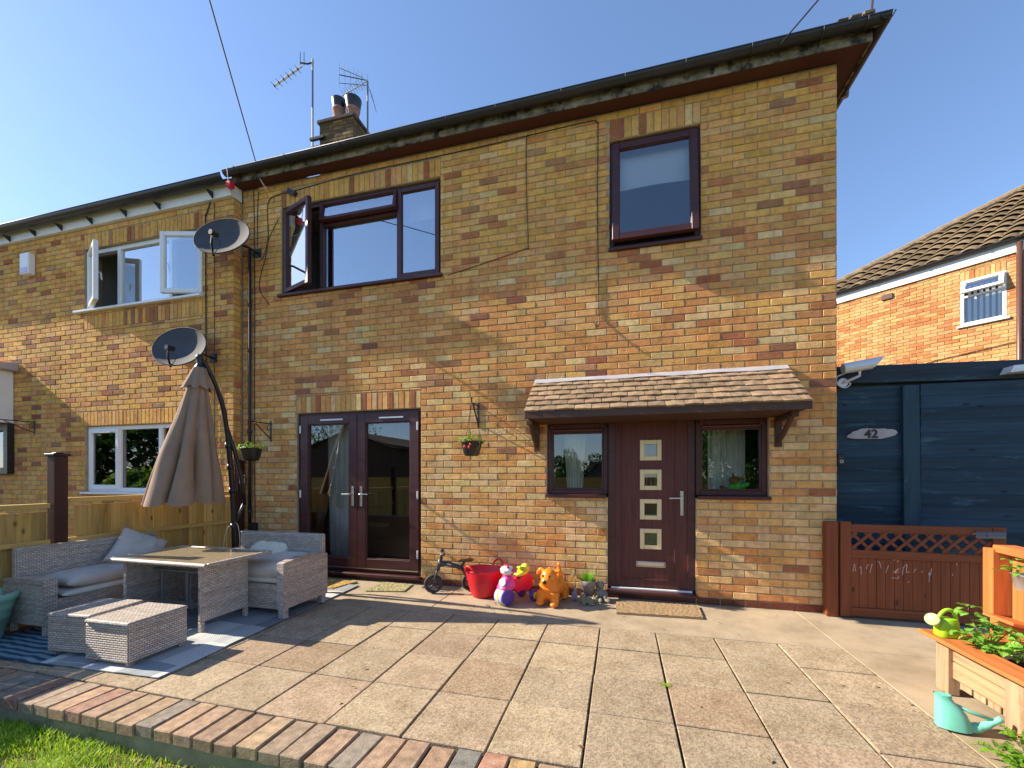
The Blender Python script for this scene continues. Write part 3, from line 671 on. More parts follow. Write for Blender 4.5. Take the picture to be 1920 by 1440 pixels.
# windows and doors
CW = M['pvc']
def window(house, label=None):
    o = bpy.data.objects.new('window', None); COL.objects.link(o); o.parent = house; ORI[o] = ORI[house]
    if label: o['label'] = label
    return o
YF = .045
w1 = window(H, 'wide maroon window with left casement and top vent open')
x0, x1, z0, z1 = LW
fm = frame_rect(MB(), x0, x1, z0+.03, z1, YF, YF+.07, .05)
mx1, mx2 = -3.815, -2.68
for mx in (mx1, mx2): fm.box((mx-.03, YF+.002, z0+.08), (mx+.03, YF+.07, z1-.05), .004)
fm.box((mx1+.03, YF+.003, 4.60), (mx2-.03, YF+.07, 4.66), .004); obj('frame', fm, CW, w1)
mb = MB(); mb.box((x0-.035, -.045, z0-.005), (x1+.03, YF+.06, z0+.028), .004); obj('sill', mb, CW, w1)
sash(w1, x0+.03, mx1+.01, z0+.06, z1-.03, YF-.03, CW, M['glass_up'], rotm((x0+.03, YF, 0), 'Z', radians(-19)))
sash(w1, mx1+.01, mx2-.01, 4.63, z1-.03, YF-.03, CW, M['glass_up'], rotm((0, YF, z1-.03), 'X', radians(-11)), wd=.042)
pane(w1, mx1+.03, mx2-.03, z0+.08, 4.60, YF+.035, M['glass_up'])
sash(w1, mx2-.012, x1-.03, z0+.06, z1-.03, YF-.018, CW, M['glass_up'])
mb = MB(); mb.box((mx1-.05, YF+.05, z0+.09), (mx1-.035, YF+.065, z1-.06)); mb.box((mx1+.02, YF+.052, 4.665), (mx2-.02, YF+.066, 4.68)); obj('seal', mb, M['white_pvc'], w1)
room(H, -4.7, -1.9, 2.9, 5.2, .231, 3.2, LW, M['room'])
mb = MB(); mb.box((-2.66, .28, 4.62), (-2.12, .30, 4.93)); mb.box((-3.79, .13, 4.67), (-2.70, .14, 4.90)); obj('blind', mb, M['white_pvc'], w1)
w2 = window(H, 'square maroon window tilted open at the bottom'); x0, x1, z0, z1 = RWN
obj('frame', frame_rect(MB(), x0, x1, z0+.03, z1, YF, YF+.07, .055), CW, w2)
mb = MB(); mb.box((x0-.012, -.035, z0-.005), (x1+.012, YF+.06, z0+.028), .004); obj('sill', mb, CW, w2)
sash(w2, x0+.03, x1-.03, z0+.062, z1-.03, YF-.03, CW, M['glass_mid'], rotm((0, YF, z1-.03), 'X', radians(-6)), wd=.07)
mb = MB(); mb.box((x0+.06, YF+.045, z0+.085), (x1-.06, YF+.06, z0+.105)); obj('seal', mb, M['white_pvc'], w2)
room(H, -.9, 1.7, 2.9, 5.2, .231, 3.0, RWN, M['room'])
mb = MB(); mb.grid(lambda u, v: Vector((-.08+.85*u, .15+.012*sin(v*9), 4.47+.5*v+.02*sin(u*3))), 8, 8); obj('blind', mb, M['white_pvc'], w2, True)
# french doors
f = window(H); f.name = 'french_door'; f['label'] = 'maroon double french doors with two full glass leaves'; x0, x1, z0, z1 = FD
mb = MB(); mb.box((x0, YF, .09), (x0+.06, YF+.08, z1), .004); mb.box((x1-.06, YF, .09), (x1, YF+.08, z1), .004); mb.box((x0+.06, YF+.002, z1-.06), (x1-.06, YF+.08, z1), .004)
mb.box((x0, YF-.005, .09), (x1, YF+.08, .135), .003); obj('frame', mb, CW, f)
mb = MB(); mb.box((x0-.01, -.05, .055), (x1+.01, YF+.08, .088), .004); mb.box((x0, .012, 0), (x1, YF+.08, .055)); obj('sill', mb, CW, f)
mb = MB(); mb.box((x0+.05, YF-.028, .134), (x1-.05, YF-.006, .146)); obj('threshold', mb, M['steel'], f)
xm = (x0+x1)/2
for (a, b) in ((x0+.045, xm-.004), (xm+.004, x1-.045)):
    m2 = frame_rect(MB(), a, b, .15, z1-.035, YF-.028, YF+.04, .115); frame_rect(m2, a+.105, b-.105, .255, z1-.14, YF-.016, YF+.03, .022, None, .003); obj('door_leaf', m2, CW, f)
    pane(f, a+.115, b-.115, .265, z1-.15, YF+.008, M['glass'])
    mb = MB(); c = (a+b)/2+.06; mb.box((c-.17, YF-.042, 2.035), (c+.17, YF-.028, 2.058), .004); obj('trickle_vent', mb, M['steel'] if a > xm else M['alu'], f)
for s, cx in ((-1, xm-.062), (1, xm+.062)):
    mb = MB(); mb.box((cx-.016, YF-.036, .93), (cx+.016, YF-.028, 1.18), .003); mb.tube([(cx, YF-.03, 1.085), (cx, YF-.075, 1.085), (cx+s*.02, YF-.08, 1.085), (cx+s*.125, YF-.078, 1.083)], .009, 8); mb.tube([(cx, YF-.04, .985), (cx, YF-.028, .985)], .011, 8); obj('handle', mb, M['steel'], f)
for hx_ in (x0+.052, x1-.052):
    for z in (.35, 1.08, 1.93):
        mb = MB(); mb.tube([(hx_, YF-.036, z-.05), (hx_, YF-.036, z+.05)], .011, 8); obj('hinge', mb, M['alu'], f)
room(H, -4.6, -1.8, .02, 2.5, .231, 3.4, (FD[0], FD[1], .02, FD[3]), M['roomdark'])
def curtain(name, label, x0, x1, z0, z1, y, folds, gather=0, amp=.035, mat='curtain'):
    mb = MB(); mb.grid(lambda u, v: Vector((x0+(x1-x0)*u+gather*(1-v)*(0.5-u), y+amp*sin(u*folds*2*pi)*(.6+.4*v)+.01*sin(u*31), z0+(z1-z0)*v)), folds*8, 6)
    return tag(obj(name, mb, M[mat], smooth=True), label, 'curtain', 'curtains behind the ground floor glass')
curtain('curtain', 'long cream curtain behind the left leaf of the french doors', -4.02, -3.45, .08, 2.1, .42, 6, .1)
curtain('curtain', 'white net curtain behind the small window left of the front door', -.66, -.38, 1.05, 2.05, .34, 6, .1, .02)
curtain('curtain', 'white net curtain behind the small window right of the front door', .93, 1.30, 1.05, 2.05, .34, 7, .0, .02)
# front door with two side windows
fd = window(H); fd.name = 'front_door'; fd['label'] = 'dark rosewood front door with four small square panes'
mb = MB(); a, b = -.13, .755
mb.box((a, YF-.012, .115), (a+.075, YF+.08, 2.13), .004); mb.box((b-.075, YF-.012, .115), (b, YF+.08, 2.13), .004); mb.box((a+.075, YF-.01, 2.05), (b-.075, YF+.08, 2.13), .004); obj('frame', mb, CW, fd)
mb = MB(); mb.box((a-.01, -.07, .07), (b+.01, YF+.08, .1), .006); mb.box((a, .012, 0), (b, YF+.07, .07)); obj('step', mb, CW, fd)
mb = MB(); mb.box((a+.03, YF-.035, .10), (b-.03, YF-.012, .118), .003); obj('threshold', mb, M['white_pvc'], fd)
la, lb = a+.06, b-.06
leaf = MB()
sq = [(.204, 1.482), (.204, 1.166), (.204, .85), (.204, .534)]; S = .219; gl0 = .04
# leaf built as slab cells round the four square holes
us = [la, .204+gl0, .204+S-gl0, lb]; zs = [.12]
for x, z in sq[::-1]: zs += [z+gl0, z+S-gl0]
zs.append(2.05)
for i in range(3):
    for j in range(len(zs)-1):
        if i == 1 and j % 2 == 1: continue
        leaf.box((us[i], YF, zs[j]), (us[i+1], YF+.05, zs[j+1]))
obj('door_leaf', leaf, M['pvc_door'], fd)
mb = MB()
for (p, q) in ((la+.085, .005), (la+.62, .005)): mb.box((p, YF-.008, .20), (p+.014, YF+.002, 2.0), .003)
mb.box((la+.099, YF-.007, .20), (la+.62, YF+.002, .214), .003); mb.box((la+.099, YF-.0065, 1.986), (la+.62, YF+.002, 2.0), .003); obj('moulding', mb, M['pvc_door'], fd)
for x, z in sq:
    obj('pane_frame', frame_rect(MB(), x, x+S, z, z+S, YF-.012, YF+.006, .046, None, .004), M['gold'], fd); pane(fd, x+.04, x+S-.04, z+.04, z+S-.04, YF+.02, M['glass'])
mb = frame_rect(MB(), .165, .462, .342, .405, YF-.012, YF+.003, .011, None, .003); obj('letterbox', mb, M['steel'], fd)
mb = MB(); mb.box((.178, YF-.008, .353), (.449, YF+.001, .394), .003); mb.tube([(.19, YF-.012, .395), (.44, YF-.012, .395)], .005, 6); obj('letterbox_flap', mb, M['steel'], fd)
mb = MB(); cx = .625; mb.box((cx-.017, YF-.012, .90), (cx+.017, YF-.001, 1.16), .004); mb.tube([(cx, YF, 1.085), (cx, YF-.055, 1.085), (cx-.02, YF-.06, 1.085), (cx-.13, YF-.058, 1.083)], .009, 8); mb.tube([(cx, YF-.018, .975), (cx, YF, .975)], .012, 10); obj('handle', mb, M['steel'], fd)
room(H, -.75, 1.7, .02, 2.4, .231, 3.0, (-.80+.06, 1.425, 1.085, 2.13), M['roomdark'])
for (a, b, lb_, ins) in ((-.80, -.13, 'small maroon window left of the front door', 0), (.755, 1.425, 'small maroon window right of the front door', 1)):
    ww = window(H, lb_); z0, z1 = 1.085, 2.13
    mb = frame_rect(MB(), a, b, z0+.03, z1, YF, YF+.07, .05); mb.box((a+.05, YF+.002, 1.805), (b-.05, YF+.07, 1.865), .004); mb.tube([(a+.07, YF-.008, 1.83), (b-.07, YF-.008, 1.83)], .014, 6); obj('frame', mb, CW, ww)
    mb = MB(); mb.box((a-.008 if not ins else a+.012, -.04, z0-.008), (b+.012 if ins else b-.012, YF+.06, z0+.028), .005); obj('sill', mb, CW, ww)
    pane(ww, a+.05, b-.05, z0+.08, 1.805, YF+.035, M['glass']); sash(ww, a+.035, b-.035, 1.845, z1-.03, YF-.02, CW, M['glass'], wd=.05)
    mb = frame_rect(MB(), a+.05, b-.05, z0+.08, 1.805, YF+.01, YF+.03, .018, None, .003); obj('bead', mb, CW, ww)
# porch canopy
pc = window(H); pc.name = 'porch_canopy'; pc['label'] = 'small pitched porch canopy of brown tiles'
CX0, CX1, CY, CZ0, CZ1 = -.935, 1.585, -.50, 1.955, 2.355
sl_ = math.atan2(CZ1-CZ0, -CY); rowl = sqrt(CY*CY+(CZ1-CZ0)**2)/6
def onslope(x, t, h=0): # t metres up the slope from the front edge
    return Vector((x, CY+t*cos(sl_)-h*sin(sl_), CZ0+t*sin(sl_)+h*cos(sl_)))
for r in range(6):
    x = CX0-.012 + (0 if r % 2 == 0 else -.0); k = 0
    while x < CX1-.02:
        wd = R.uniform(.15, .185) if not (k == 0 and r % 2) else .09
        e = min(x+wd, CX1+.012)
        if e-x < .03: break
        mb = MB(); t0, t1 = r*rowl-.012+R.uniform(-.005, .005), (r+1)*rowl+.03; h0, h1 = .036+R.uniform(-.004, .005), .006
        if t1 > 6*rowl: t1 = 6*rowl
        A = [onslope(x+.003, t0, h0), onslope((x+e)/2, t0-.004, h0+.006), onslope(e-.003, t0, h0), onslope(e-.003, t1, h1+.010), onslope((x+e)/2, t1, h1+.014), onslope(x+.003, t1, h1+.010)]
        Bm = [onslope(x+.003, t0, h0-.017), onslope((x+e)/2, t0-.004, h0-.012), onslope(e-.003, t0, h0-.017), onslope(e-.003, t1, h1-.006), onslope((x+e)/2, t1, h1-.002), onslope(x+.003, t1, h1-.006)]
        mb.face([A[0], A[1], A[4], A[5]]); mb.face([A[1], A[2], A[3], A[4]])
        for i, j in ((0, 1), (1, 2), (2, 3), (5, 0)): mb.face([Bm[i], Bm[j], A[j], A[i]])
        o = obj('roof_tile', mb, M['canopytile'], pc); kk = R.uniform(.78, 1.18); c = R.choice([(.27, .185, .105), (.30, .205, .12), (.24, .165, .095), (.28, .18, .105)]); o.color = (c[0]*kk, c[1]*kk, c[2]*kk, 1)
        x = e; k += 1
mb = MB(); mb.prism([(CY+.01, CZ0-.06), (0.0, CZ0-.06), (0.0, CZ1-.02), (CY+.01, CZ0-.012)], CX0+.02, CX1-.02, (1, 2, 0)); obj('canopy_deck', recalc(obj('canopy_deck', mb, M['browntimber'])).data and MB().box((CX0+.03, CY+.03, CZ0-.062), (CX1-.03, -.002, CZ0-.055)), M['browntimber'], pc)
deck = [o for o in bpy.data.objects if o.name.startswith('canopy_deck') and o.parent is None][0]; deck.parent = pc; deck.location = -ORI[pc]; deck.name = 'deck'
mb = MB(); mb.box((CX0-.005, CY-.022, CZ0-.062), (CX1+.012, CY+.008, CZ0+.012), .003); obj('fascia', mb, M['browntimber'], pc)
mb = MB(); mb.grid(lambda u, v: Vector((CX0-.0+(CX1-CX0)*u, -.006-.05*v+.002*sin(u*40), CZ1+.05-.045*v-.004*(1 if v > .9 else 0)*(1+sin(u*23))+.004*noise.noise(Vector((u*30, v*4, 0))))), 60, 3); obj('flashing', mb, M['lead'], pc, True)
for bx in (-.912, 1.50):
    mb = MB(); mb.box((bx-.03, -.032, 1.60), (bx+.03, -.002, 1.90), .004); mb.box((bx-.03, -.43, 1.845), (bx+.03, -.034, 1.892), .004)
    mb.tube([(bx, -.022, 1.66), (bx, -.12, 1.70), (bx, -.24, 1.775), (bx, -.36, 1.865)], .026, 6); obj('bracket', mb, M['browntimber'], pc)
# pipes and cables clipped to the wall
mb = MB(); mb.tube([(-4.90, -.035, .55), (-4.90, -.035, 4.42)], .020, 10)
for z in (.8, 1.9, 3.0, 3.62): mb.tube([(-4.90, -.035, z), (-4.90, -.035, z+.05)], .025, 10)
obj('downpipe', mb, M['gutter'], H, True)
def cable(pts, r=.005, y=-.006, par=None, mat='cable'):
    p = [(a, y, b) for a, b in pts]; return obj('cable', MB().tube(smoothpath(p, 4), r, 5), M[mat], par or H)
cable([(-4.865, 5.25), (-4.85, 4.6), (-4.845, 3.5), (-4.85, 2.2), (-4.84, .67)])
cable([(-4.78, 5.2), (-4.80, 4.9), (-4.80, 4.45)])
cable([(-4.25, 5.10), (-4.5, 5.10), (-4.63, 5.0), (-4.62, 4.6), (-4.66, 4.3), (-4.75, 4.05), (-4.76, 3.85), (-4.64, 3.68), (-4.6, 3.63)])
cable([(-4.45, 4.78), (-4.6, 4.55), (-4.7, 4.3), (-4.78, 4.24)], .004)
cable([(-4.2, 5.11), (-3.2, 5.165), (-1.9, 5.17), (-1.02, 5.185), (-.35, 5.20), (-.25, 5.17), (-.235, 5.08), (-.24, 4.2), (-.225, 3.05)])
cable([(-1.0, 5.18), (-1.035, 5.13), (-1.03, 4.5), (-1.015, 3.95), (-1.06, 3.90), (-1.6, 3.79), (-2.0, 3.72)], .004)
mb = MB(); mb.tube(smoothpath([(-.225, -.006, 3.05), (-.225, -.03, 2.95), (-.25, -.05, 2.93), (-.28, -.04, 2.98), (-.285, -.04, 3.0)], 4), .005, 5); obj('cable', mb, M['cable'], H)
mb = MB(); mb.box((-4.29, -.05, 5.04), (-4.15, -.002, 5.10), .006, rotm((-4.2, 0, 5.07), 'Y', radians(28))); obj('junction_box', mb, M['black'], H)
mb = MB(); mb.box((-4.90, -.06, .565), (-4.79, -.002, .68), .006); obj('socket_box', mb, M['black'], H)
mb = MB(); mb.tube([(-4.62, -.15, 5.262), (-4.62, -.01, 5.16)], .008, 6); obj('tie_hook', mb, M['alu'], H)
# chimney
ch = window(H); ch.name = 'chimney'; ch['label'] = 'sooty brick chimney stack with two clay pots'
CHX = (-6.28, -5.44); CHY = (3.0, 4.1); CT = 8.98
mb = MB(); mb.box((CHX[0]+.01, CHY[0]+.01, 6.4), (CHX[1]-.01, CHY[1]-.01, CT), 0); obj('core', mb, M['mortar'], ch)
brickwork(ch, (0, CHY[0]+.008, 0), (1, 0, 0), (0, -1, 0), CHX, (7.6, CT-.08), [], [], 3, 0, z0=0, phase=CHX[0])
brickwork(ch, (CHX[1]-.008, 0, 0), (0, 1, 0), (1, 0, 0), CHY, (7.6, CT-.08), [], [], 3, 0, z0=0, phase=CHY[0]+.11)
mb = MB(); mb.box((CHX[0]-.04, CHY[0]-.04, CT-.08), (CHX[1]+.04, CHY[1]+.04, CT-.01), .008); mb.box((CHX[0]+.03, CHY[0]+.03, CT-.009), (CHX[1]-.03, CHY[1]-.03, CT+.03), .02); obj('cap', mb, M['sootcap'], ch)
for (px, py, hh, wc) in ((-6.02, 3.3, .46, .15), (-5.66, 3.3, .40, .17)):
    mb = MB().lathe([(.14, CT), (.145, CT+.05), (.13, CT+.08), (.125, CT+hh-.1), (.145, CT+hh-.08), (.145, CT+hh-.03), (.10, CT+hh-.03)], 18, Matrix.Translation((px, py, 0))); obj('chimney_pot', mb, M['terracotta'], ch, True)
    mb = MB().lathe([(wc*.75, CT+hh-.09), (wc*.85, CT+hh-.05), (wc*.95, CT+hh+.06), (wc*1.05, CT+hh+.16), (wc*1.05, CT+hh+.17), (.01, CT+hh+.22)], 18, Matrix.Translation((px, py, 0))); obj('cowl', mb, M['black'], ch, True)
# things fixed to the chimney
def aerial1():
    t = thing('tv_aerial', 'slim tv aerial with a white rod pointing down left, left of the chimney', 'aerial', (-6.43, 2.97, 8.3), group='tv aerials on the chimney')
    x, y = -6.43, 2.97
    obj('mast', MB().tube([(x, y, 8.2), (x, y, 10.32)], .018, 8), M['galv'], t); obj('mast_bracket', MB().box((x-.03, y-.03, 8.35), (x+.35, y+.02, 8.41)).box((x-.05, y-.04, 8.55), (x+.3, y+.02, 8.60)), M['blackm'], t)
    d = Vector((-.90, -.12, -.50)).normalized(); o = Vector((x-.25, y-.02, 10.22))
    obj('arm', MB().tube([(x, y, 10.25), (x-.12, y-.01, 10.24), (x-.30, y-.02, 10.30)], .016, 6), M['blackm'], t)
    e = o+d*.75; m = MB(); 
    obj('boom', MB().tube([o, e], .022, 8), M['alu'], t)
    for i in range(6):
        p = o+d*(.12+.125*i); m.tube([p-d*.012, p+d*.012], .027, 8); m.tube([p+Vector((.0, -.10, 0)), p+Vector((0, .10, 0))], .005, 5)
    m.tube([(x-.22, y, 10.25), (x-.22, y, 10.52)], .007, 5); m.tube([(x-.32, y, 10.28), (x-.32, y, 10.55)], .007, 5); obj('element', m, M['blackm'], t)
def aerial2():
    t = thing('tv_aerial', 'wide tv aerial with many thin cross rods, right of the chimney', 'aerial', (-5.2, 3.6, 8.3), group='tv aerials on the chimney')
    x, y = -5.30, 3.3
    obj('mast', MB().tube([(x, y, 8.3), (x, y, 9.88)], .018, 8), M['galv'], t)
    d = Vector((-.75, -.2, -.42)).normalized(); o = Vector((x-.02, y, 9.86))
    m = MB(); obj('boom', MB().tube([o+Vector((.03, 0, .03)), o+Vector((-.12, -.03, -.05)), o+d*.62], .014, 6), M['alu'], t)
    for i in range(9):
        p = o+d*(.10+.06*i); m.tube([p+Vector((.06, .0, -.11)), p+Vector((-.06, 0, .13))], .004, 5)
    for k, zz in ((0, .17), (1, .02), (2, -.16)):
        a = o+Vector((-.62, -.1, .20+zz)); b = o+Vector((.02 if k else -.1, .0, .02+zz*.6)); m.tube([a, b], .010 if k == 1 else .006, 5)
        for j in range(6):
            q = a+(b-a)*(j/5); m.tube([q+Vector((0, 0, -.11)), q+Vector((0, 0, .13))], .0035, 4)
    for j in range(4): m.tube([o+Vector((.02+.05*j, -.02, -.05-.14*j)), o+Vector((.08+.03*j, .1, -.25-.12*j))], .005, 4)
    obj('element', m, M['blackm'], t)
aerial1(); aerial2()

# ------------------------------------------------------------------ neighbour house on the left
N = thing('neighbour_house', 'left hand yellow brick house with white windows joined to the main house', 'house', (-8, -.14, 0))
NUW = (-7.92, -5.60, 3.80, 4.765); NLW = (-7.91, -5.62, 1.05, 2.07); NW = (-10.6, -9.52, 1.35, 2.15)
NO = [NUW, NLW, NW]; NX = (-13.0, -5.06)
mb = wall_mb((0, -.131, 0), (1, 0, 0), (0, -1, 0), NX, (-.2, 5.09), NO); mb.box((-5.28, .10, -.2), (-5.07, 6, 5.09)); mb.face([Vector((-5.069, -.131, -.2)), Vector((-5.069, .02, -.2)), Vector((-5.069, .02, 5.09)), Vector((-5.069, -.131, 5.09))]); obj('wall', mb, M['mortar'], N)
brickwork(N, (0, -.131, 0), (1, 0, 0), (0, -1, 0), NX, (-.1, 5.08), NO, [(NLW[0]-.09, NLW[1], 2.072, 2.29), (NUW[0], NUW[1], 4.767, 4.985), (NUW[0], NUW[1], 3.54, 3.76)], 1, 300, z0=-.1, phase=-5.06)
brickwork(N, (-5.069, -.14, 0), (0, 1, 0), (1, 0, 0), (0, .125), (-.1, 5.08), [], [], 1, 0, z0=-.1, phase=0)
mb = MB(); mb.box((-13, -.19, 5.08), (-5.065, -.12, 5.26), .004); mb.box((-5.062, -.186, 5.082), (-5.05, -.02, 5.25)); obj('fascia', mb, M['white_pvc'], N)
obj('gutter', gutter_mb((-13, -.285, 5.24), (-5.04, -.285, 5.268), (0, -1, 0), .070), M['gutter'], N, True)
for x in (-5.35, -6.3, -6.95, -7.65, -8.3, -8.9, -9.5, -10.2):
    mb = MB(); mb.prism([(-.195, 5.085), (-.195, 5.17), (-.285, 5.15)], x-.012, x+.012, (1, 2, 0)); obj('gutter_bracket', mb, M['gutter'], N)
rf = MB(); rf.face([Vector((-13, -.24, 5.27)), Vector((-5.06, -.24, 5.27)), Vector((-5.06, 3.2, 7.7)), Vector((-13, 3.2, 7.7))]); rf.face([Vector((-13, 6.6, 5.36)), Vector((-13, 3.2, 7.7)), Vector((-5.06, 3.2, 7.7)), Vector((-5.06, 6.6, 5.36))]); obj('roof', rf, M['rooftile'], N)
WP = M['white_pvc']; NYF = -.09
def nwin(op, mulls, label, up):
    ww = window(N, label); x0, x1, z0, z1 = op
    mb = frame_rect(MB(), x0, x1, z0+.03, z1, NYF, NYF+.07, .06)
    for mx in mulls: mb.box((mx-.03, NYF+.002, z0+.09), (mx+.03, NYF+.07, z1-.06), .004)
    obj('frame', mb, WP, ww)
    mb = MB(); mb.box((x0-.14 if up else x0, -.20, z0-.005), (x1+.03, NYF+.06, z0+.028), .004); obj('sill', mb, WP, ww); return ww
ww = nwin(NUW, [-7.27, -6.25], 'white upper window with both side casements open', True); x0, x1, z0, z1 = NUW
sash(ww, x0+.04, -7.26, z0+.07, z1-.04, NYF-.03, WP, M['glass_up'], rotm((x0+.04, NYF, 0), 'Z', radians(-24)), wd=.06)
sash(ww, -6.23, x1-.04, z0+.07, z1-.04, NYF-.03, WP, M['glass_up'], rotm((x1-.04, NYF, 0), 'Z', radians(15)), wd=.06)
pane(ww, -7.24, -6.28, z0+.09, z1-.06, NYF+.035, M['glass_up'])
for hx_, m in ((-7.36, rotm((x0+.04, NYF, 0), 'Z', radians(-24))), (-6.17, rotm((x1-.04, NYF, 0), 'Z', radians(15)))):
    mb = MB(); mb.tube([m @ Vector(p) for p in ((hx_, NYF+.03, 4.3), (hx_, NYF+.06, 4.3), (hx_, NYF+.07, 4.2))], .012, 6); obj('handle', mb, WP, ww)
room(N, -8.2, -5.3, 2.9, 5.05, .092, 2.8, NUW, M['room'])
mb = MB().lathe([(.001, 3.72), (.12, 3.72), (.13, 3.9), (.10, 4.02), (.03, 4.05)], 14, Matrix.Translation((-7.5, .3, .1))); obj('lamp_shade', mb, M['dish'], ww, True)
ww = nwin(NLW, [-7.27, -6.45], 'white ground floor window behind the closed parasol', False); x0, x1, z0, z1 = NLW
sash(ww, x0+.035, -7.25, z0+.065, z1-.035, NYF-.02, WP, M['glass'], wd=.06)
mb = MB(); mb.box((-7.80, NYF-.035, 1.965), (-7.40, NYF-.02, 1.99), .004); obj('trickle_vent', mb, WP, ww)
pane(ww, -7.24, -6.48, z0+.09, z1-.06, NYF+.035, M['glass']); pane(ww, -6.42, x1-.06, z0+.09, z1-.06, NYF+.035, M['glass'])
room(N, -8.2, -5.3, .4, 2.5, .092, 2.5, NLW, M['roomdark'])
ww = window(N, 'dark framed window under the white porch at the far left'); x0, x1, z0, z1 = NW
mb = frame_rect(MB(), x0, x1, z0, z1, -.22, -.05, .10); obj('frame', mb, M['gutter'], ww); pane(ww, x0+.1, x1-.1, z0+.1, z1-.1, -.13, M['glass']); room(N, -10.8, -9.3, 1.0, 2.5, .092, 1.5, NW, M['roomdark'])
po = window(N); po.name = 'porch'; po['label'] = 'white boarded porch with lead topped roof at the left edge'
mb = MB(); mb.box((-12, -.55, 2.17), (-9.52, -.145, 3.00), .004)
for i in range(9): mb.box((-12, -.557, 2.19+.09*i), (-9.54, -.55, 2.27+.09*i), .003)
obj('boarding', mb, M['white_pvc'], po)
mb = MB(); mb.prism([(-.62, 3.01), (-.145, 3.01), (-.145, 3.14), (-.62, 3.06)], -12, -9.40, (1, 2, 0)); obj('porch_roof', recalc(obj('porch_roof', mb, M['lead'], po)).data and MB().box((-12, -.60, 3.0), (-9.42, -.15, 3.008)), M['lead'], po)
# fixings on the neighbour wall
cable([(-5.43, 5.30), (-5.44, 5.1), (-5.52, 4.9), (-5.53, 4.75), (-5.52, 2.9), (-5.53, 1.2)], .008, -.152, N); cable([(-5.37, 5.05), (-5.37, 3.0), (-5.37, 1.2)], .004, -.152, N)
al = thing('alarm_box', 'white alarm box with a pale blue base on the left house wall', 'alarm box', (-9.09, -.15, 4.6)); mb = MB(); mb.box((-9.20, -.235, 4.50), (-8.99, -.142, 4.84), .014); obj('cover', mb, WP, al); obj('light_strip', MB().box((-9.17, -.238, 4.52), (-9.02, -.236, 4.60)), M['lilac'], al)
def wbracket(name, label, x, z, y0, arm, down, side=0):
    t = thing(name, label, 'bracket', (x, y0, z), group='iron brackets for hanging baskets')
    m = MB(); m.box((x-.012, y0-.008, z-down), (x+.012, y0-.001, z+.04), .002); obj('back_plate', m, M['blackm'], t)
    e = Vector((x, y0-arm, z)); m = MB(); m.tube([(x, y0-.005, z), e+Vector((0, .02, 0)), e+Vector((0, -.01, .015)), e+Vector((0, -.012, .05)), e+Vector((0, .012, .06))], .008, 6)
    m.tube([(x, y0-.005, z-down+.04), (x, y0-arm*.35, z-down*.5), (x, y0-arm*.75, z-.01)], .007, 6); m.tube(smoothpath([(x, y0-.03, z-.02), (x, y0-.06, z-.05), (x, y0-.05, z-.09), (x, y0-.02, z-.08)], 3), .005, 5); obj('arm', m, M['blackm'], t); return t
wbracket('wall_bracket', 'empty iron bracket on the left house wall beside the white porch', -9.03, 2.17, -.14, .45, .2)

# ------------------------------------------------------------------ satellite dishes
def dish(label, c, mount, wallp):
    t = thing('satellite_dish', label, 'satellite dish', c, group='satellite dishes'); c = Vector(c)
    nrm = Vector((.12, -.93, .34)).normalized(); yv = -nrm; xv = yv.cross(Vector((0, 0, 1))).normalized(); zv = xv.cross(yv); m = Matrix.Translation(c) @ Matrix(((xv.x, yv.x, zv.x, 0), (xv.y, yv.y, zv.y, 0), (xv.z, yv.z, zv.z, 0), (0, 0, 0, 1))) @ Matrix.Rotation(radians(12), 4, 'Y')
    mb = MB(); n = 28; rings = 5; A, B = .40, .29; base = 0
    def P(r, a, off=0): return m @ Vector((A*r*cos(a), -.0+(-.09)*(r*r)+.09*.5+off, B*r*sin(a)))
    for off in (0, .012):
        for i in range(rings):
            for k in range(n):
                a0, a1 = 2*pi*k/n, 2*pi*(k+1)/n; r0, r1 = i/rings, (i+1)/rings
                f = [P(r0, a0, off), P(r1, a0, off), P(r1, a1, off), P(r0, a1, off)]; mb.face(f if i else f[1:] if False else f)
    o = obj('reflector', mb, M['dish'], t); soft(o, 60)
    obj('rim', MB().tube([P(1, 2*pi*k/n, .006) for k in range(n)], .009, 6, True), M['dish'], t)
    lnb = m @ Vector((.09, -.20, -.13)); b = m @ Vector((.0, .0, -B))
    obj('lnb_arm', MB().tube([b, b*.4+lnb*.6+Vector((0, -.02, -.02)), lnb], .013, 6), M['blackm'], t); obj('lnb', MB().tube([lnb+Vector((0, -.03, 0)), lnb+Vector((0, .06, 0))], .032, 10), M['black'], t)
    bk = m @ Vector((.1, .05, 0)); w_ = Vector(wallp)
    obj('wall_mount', MB().tube([bk, (w_.x-.02, w_.y-.12, w_.z+.02), (w_.x, w_.y-.05, w_.z), w_], .016, 8).box((w_.x-.06, w_.y-.012, w_.z-.06), (w_.x+.06, w_.y-.001, w_.z+.06)), M['blackm'], t)
    obj('cable', MB().tube(smoothpath([lnb, lnb+Vector((.03, -.01, -.08)), lnb+Vector((.10, .02, -.12)), b], 4), .004, 5), M['cable'], t); return t
dish('upper grey mesh satellite dish under the gutter beside the black pole', (-4.92, -.40, 4.36), None, (-4.80, 0.0, 4.36))
dish('lower grey mesh satellite dish behind the top of the parasol', (-5.56, -.45, 2.99), None, (-5.40, -.14, 2.93))
rb = thing('junction_box', 'small red plastic box hung below the gutter between both houses', 'junction box', (-5.0, -.2, 5.2)); obj('casing', MB().box((-5.04, -.28, 5.13), (-4.96, -.2, 5.21), .01), M['redbox'], rb); obj('cord', MB().tube([(-5.0, -.29, 5.38), (-5.0, -.27, 5.2)], .005, 5), M['alu'], rb)

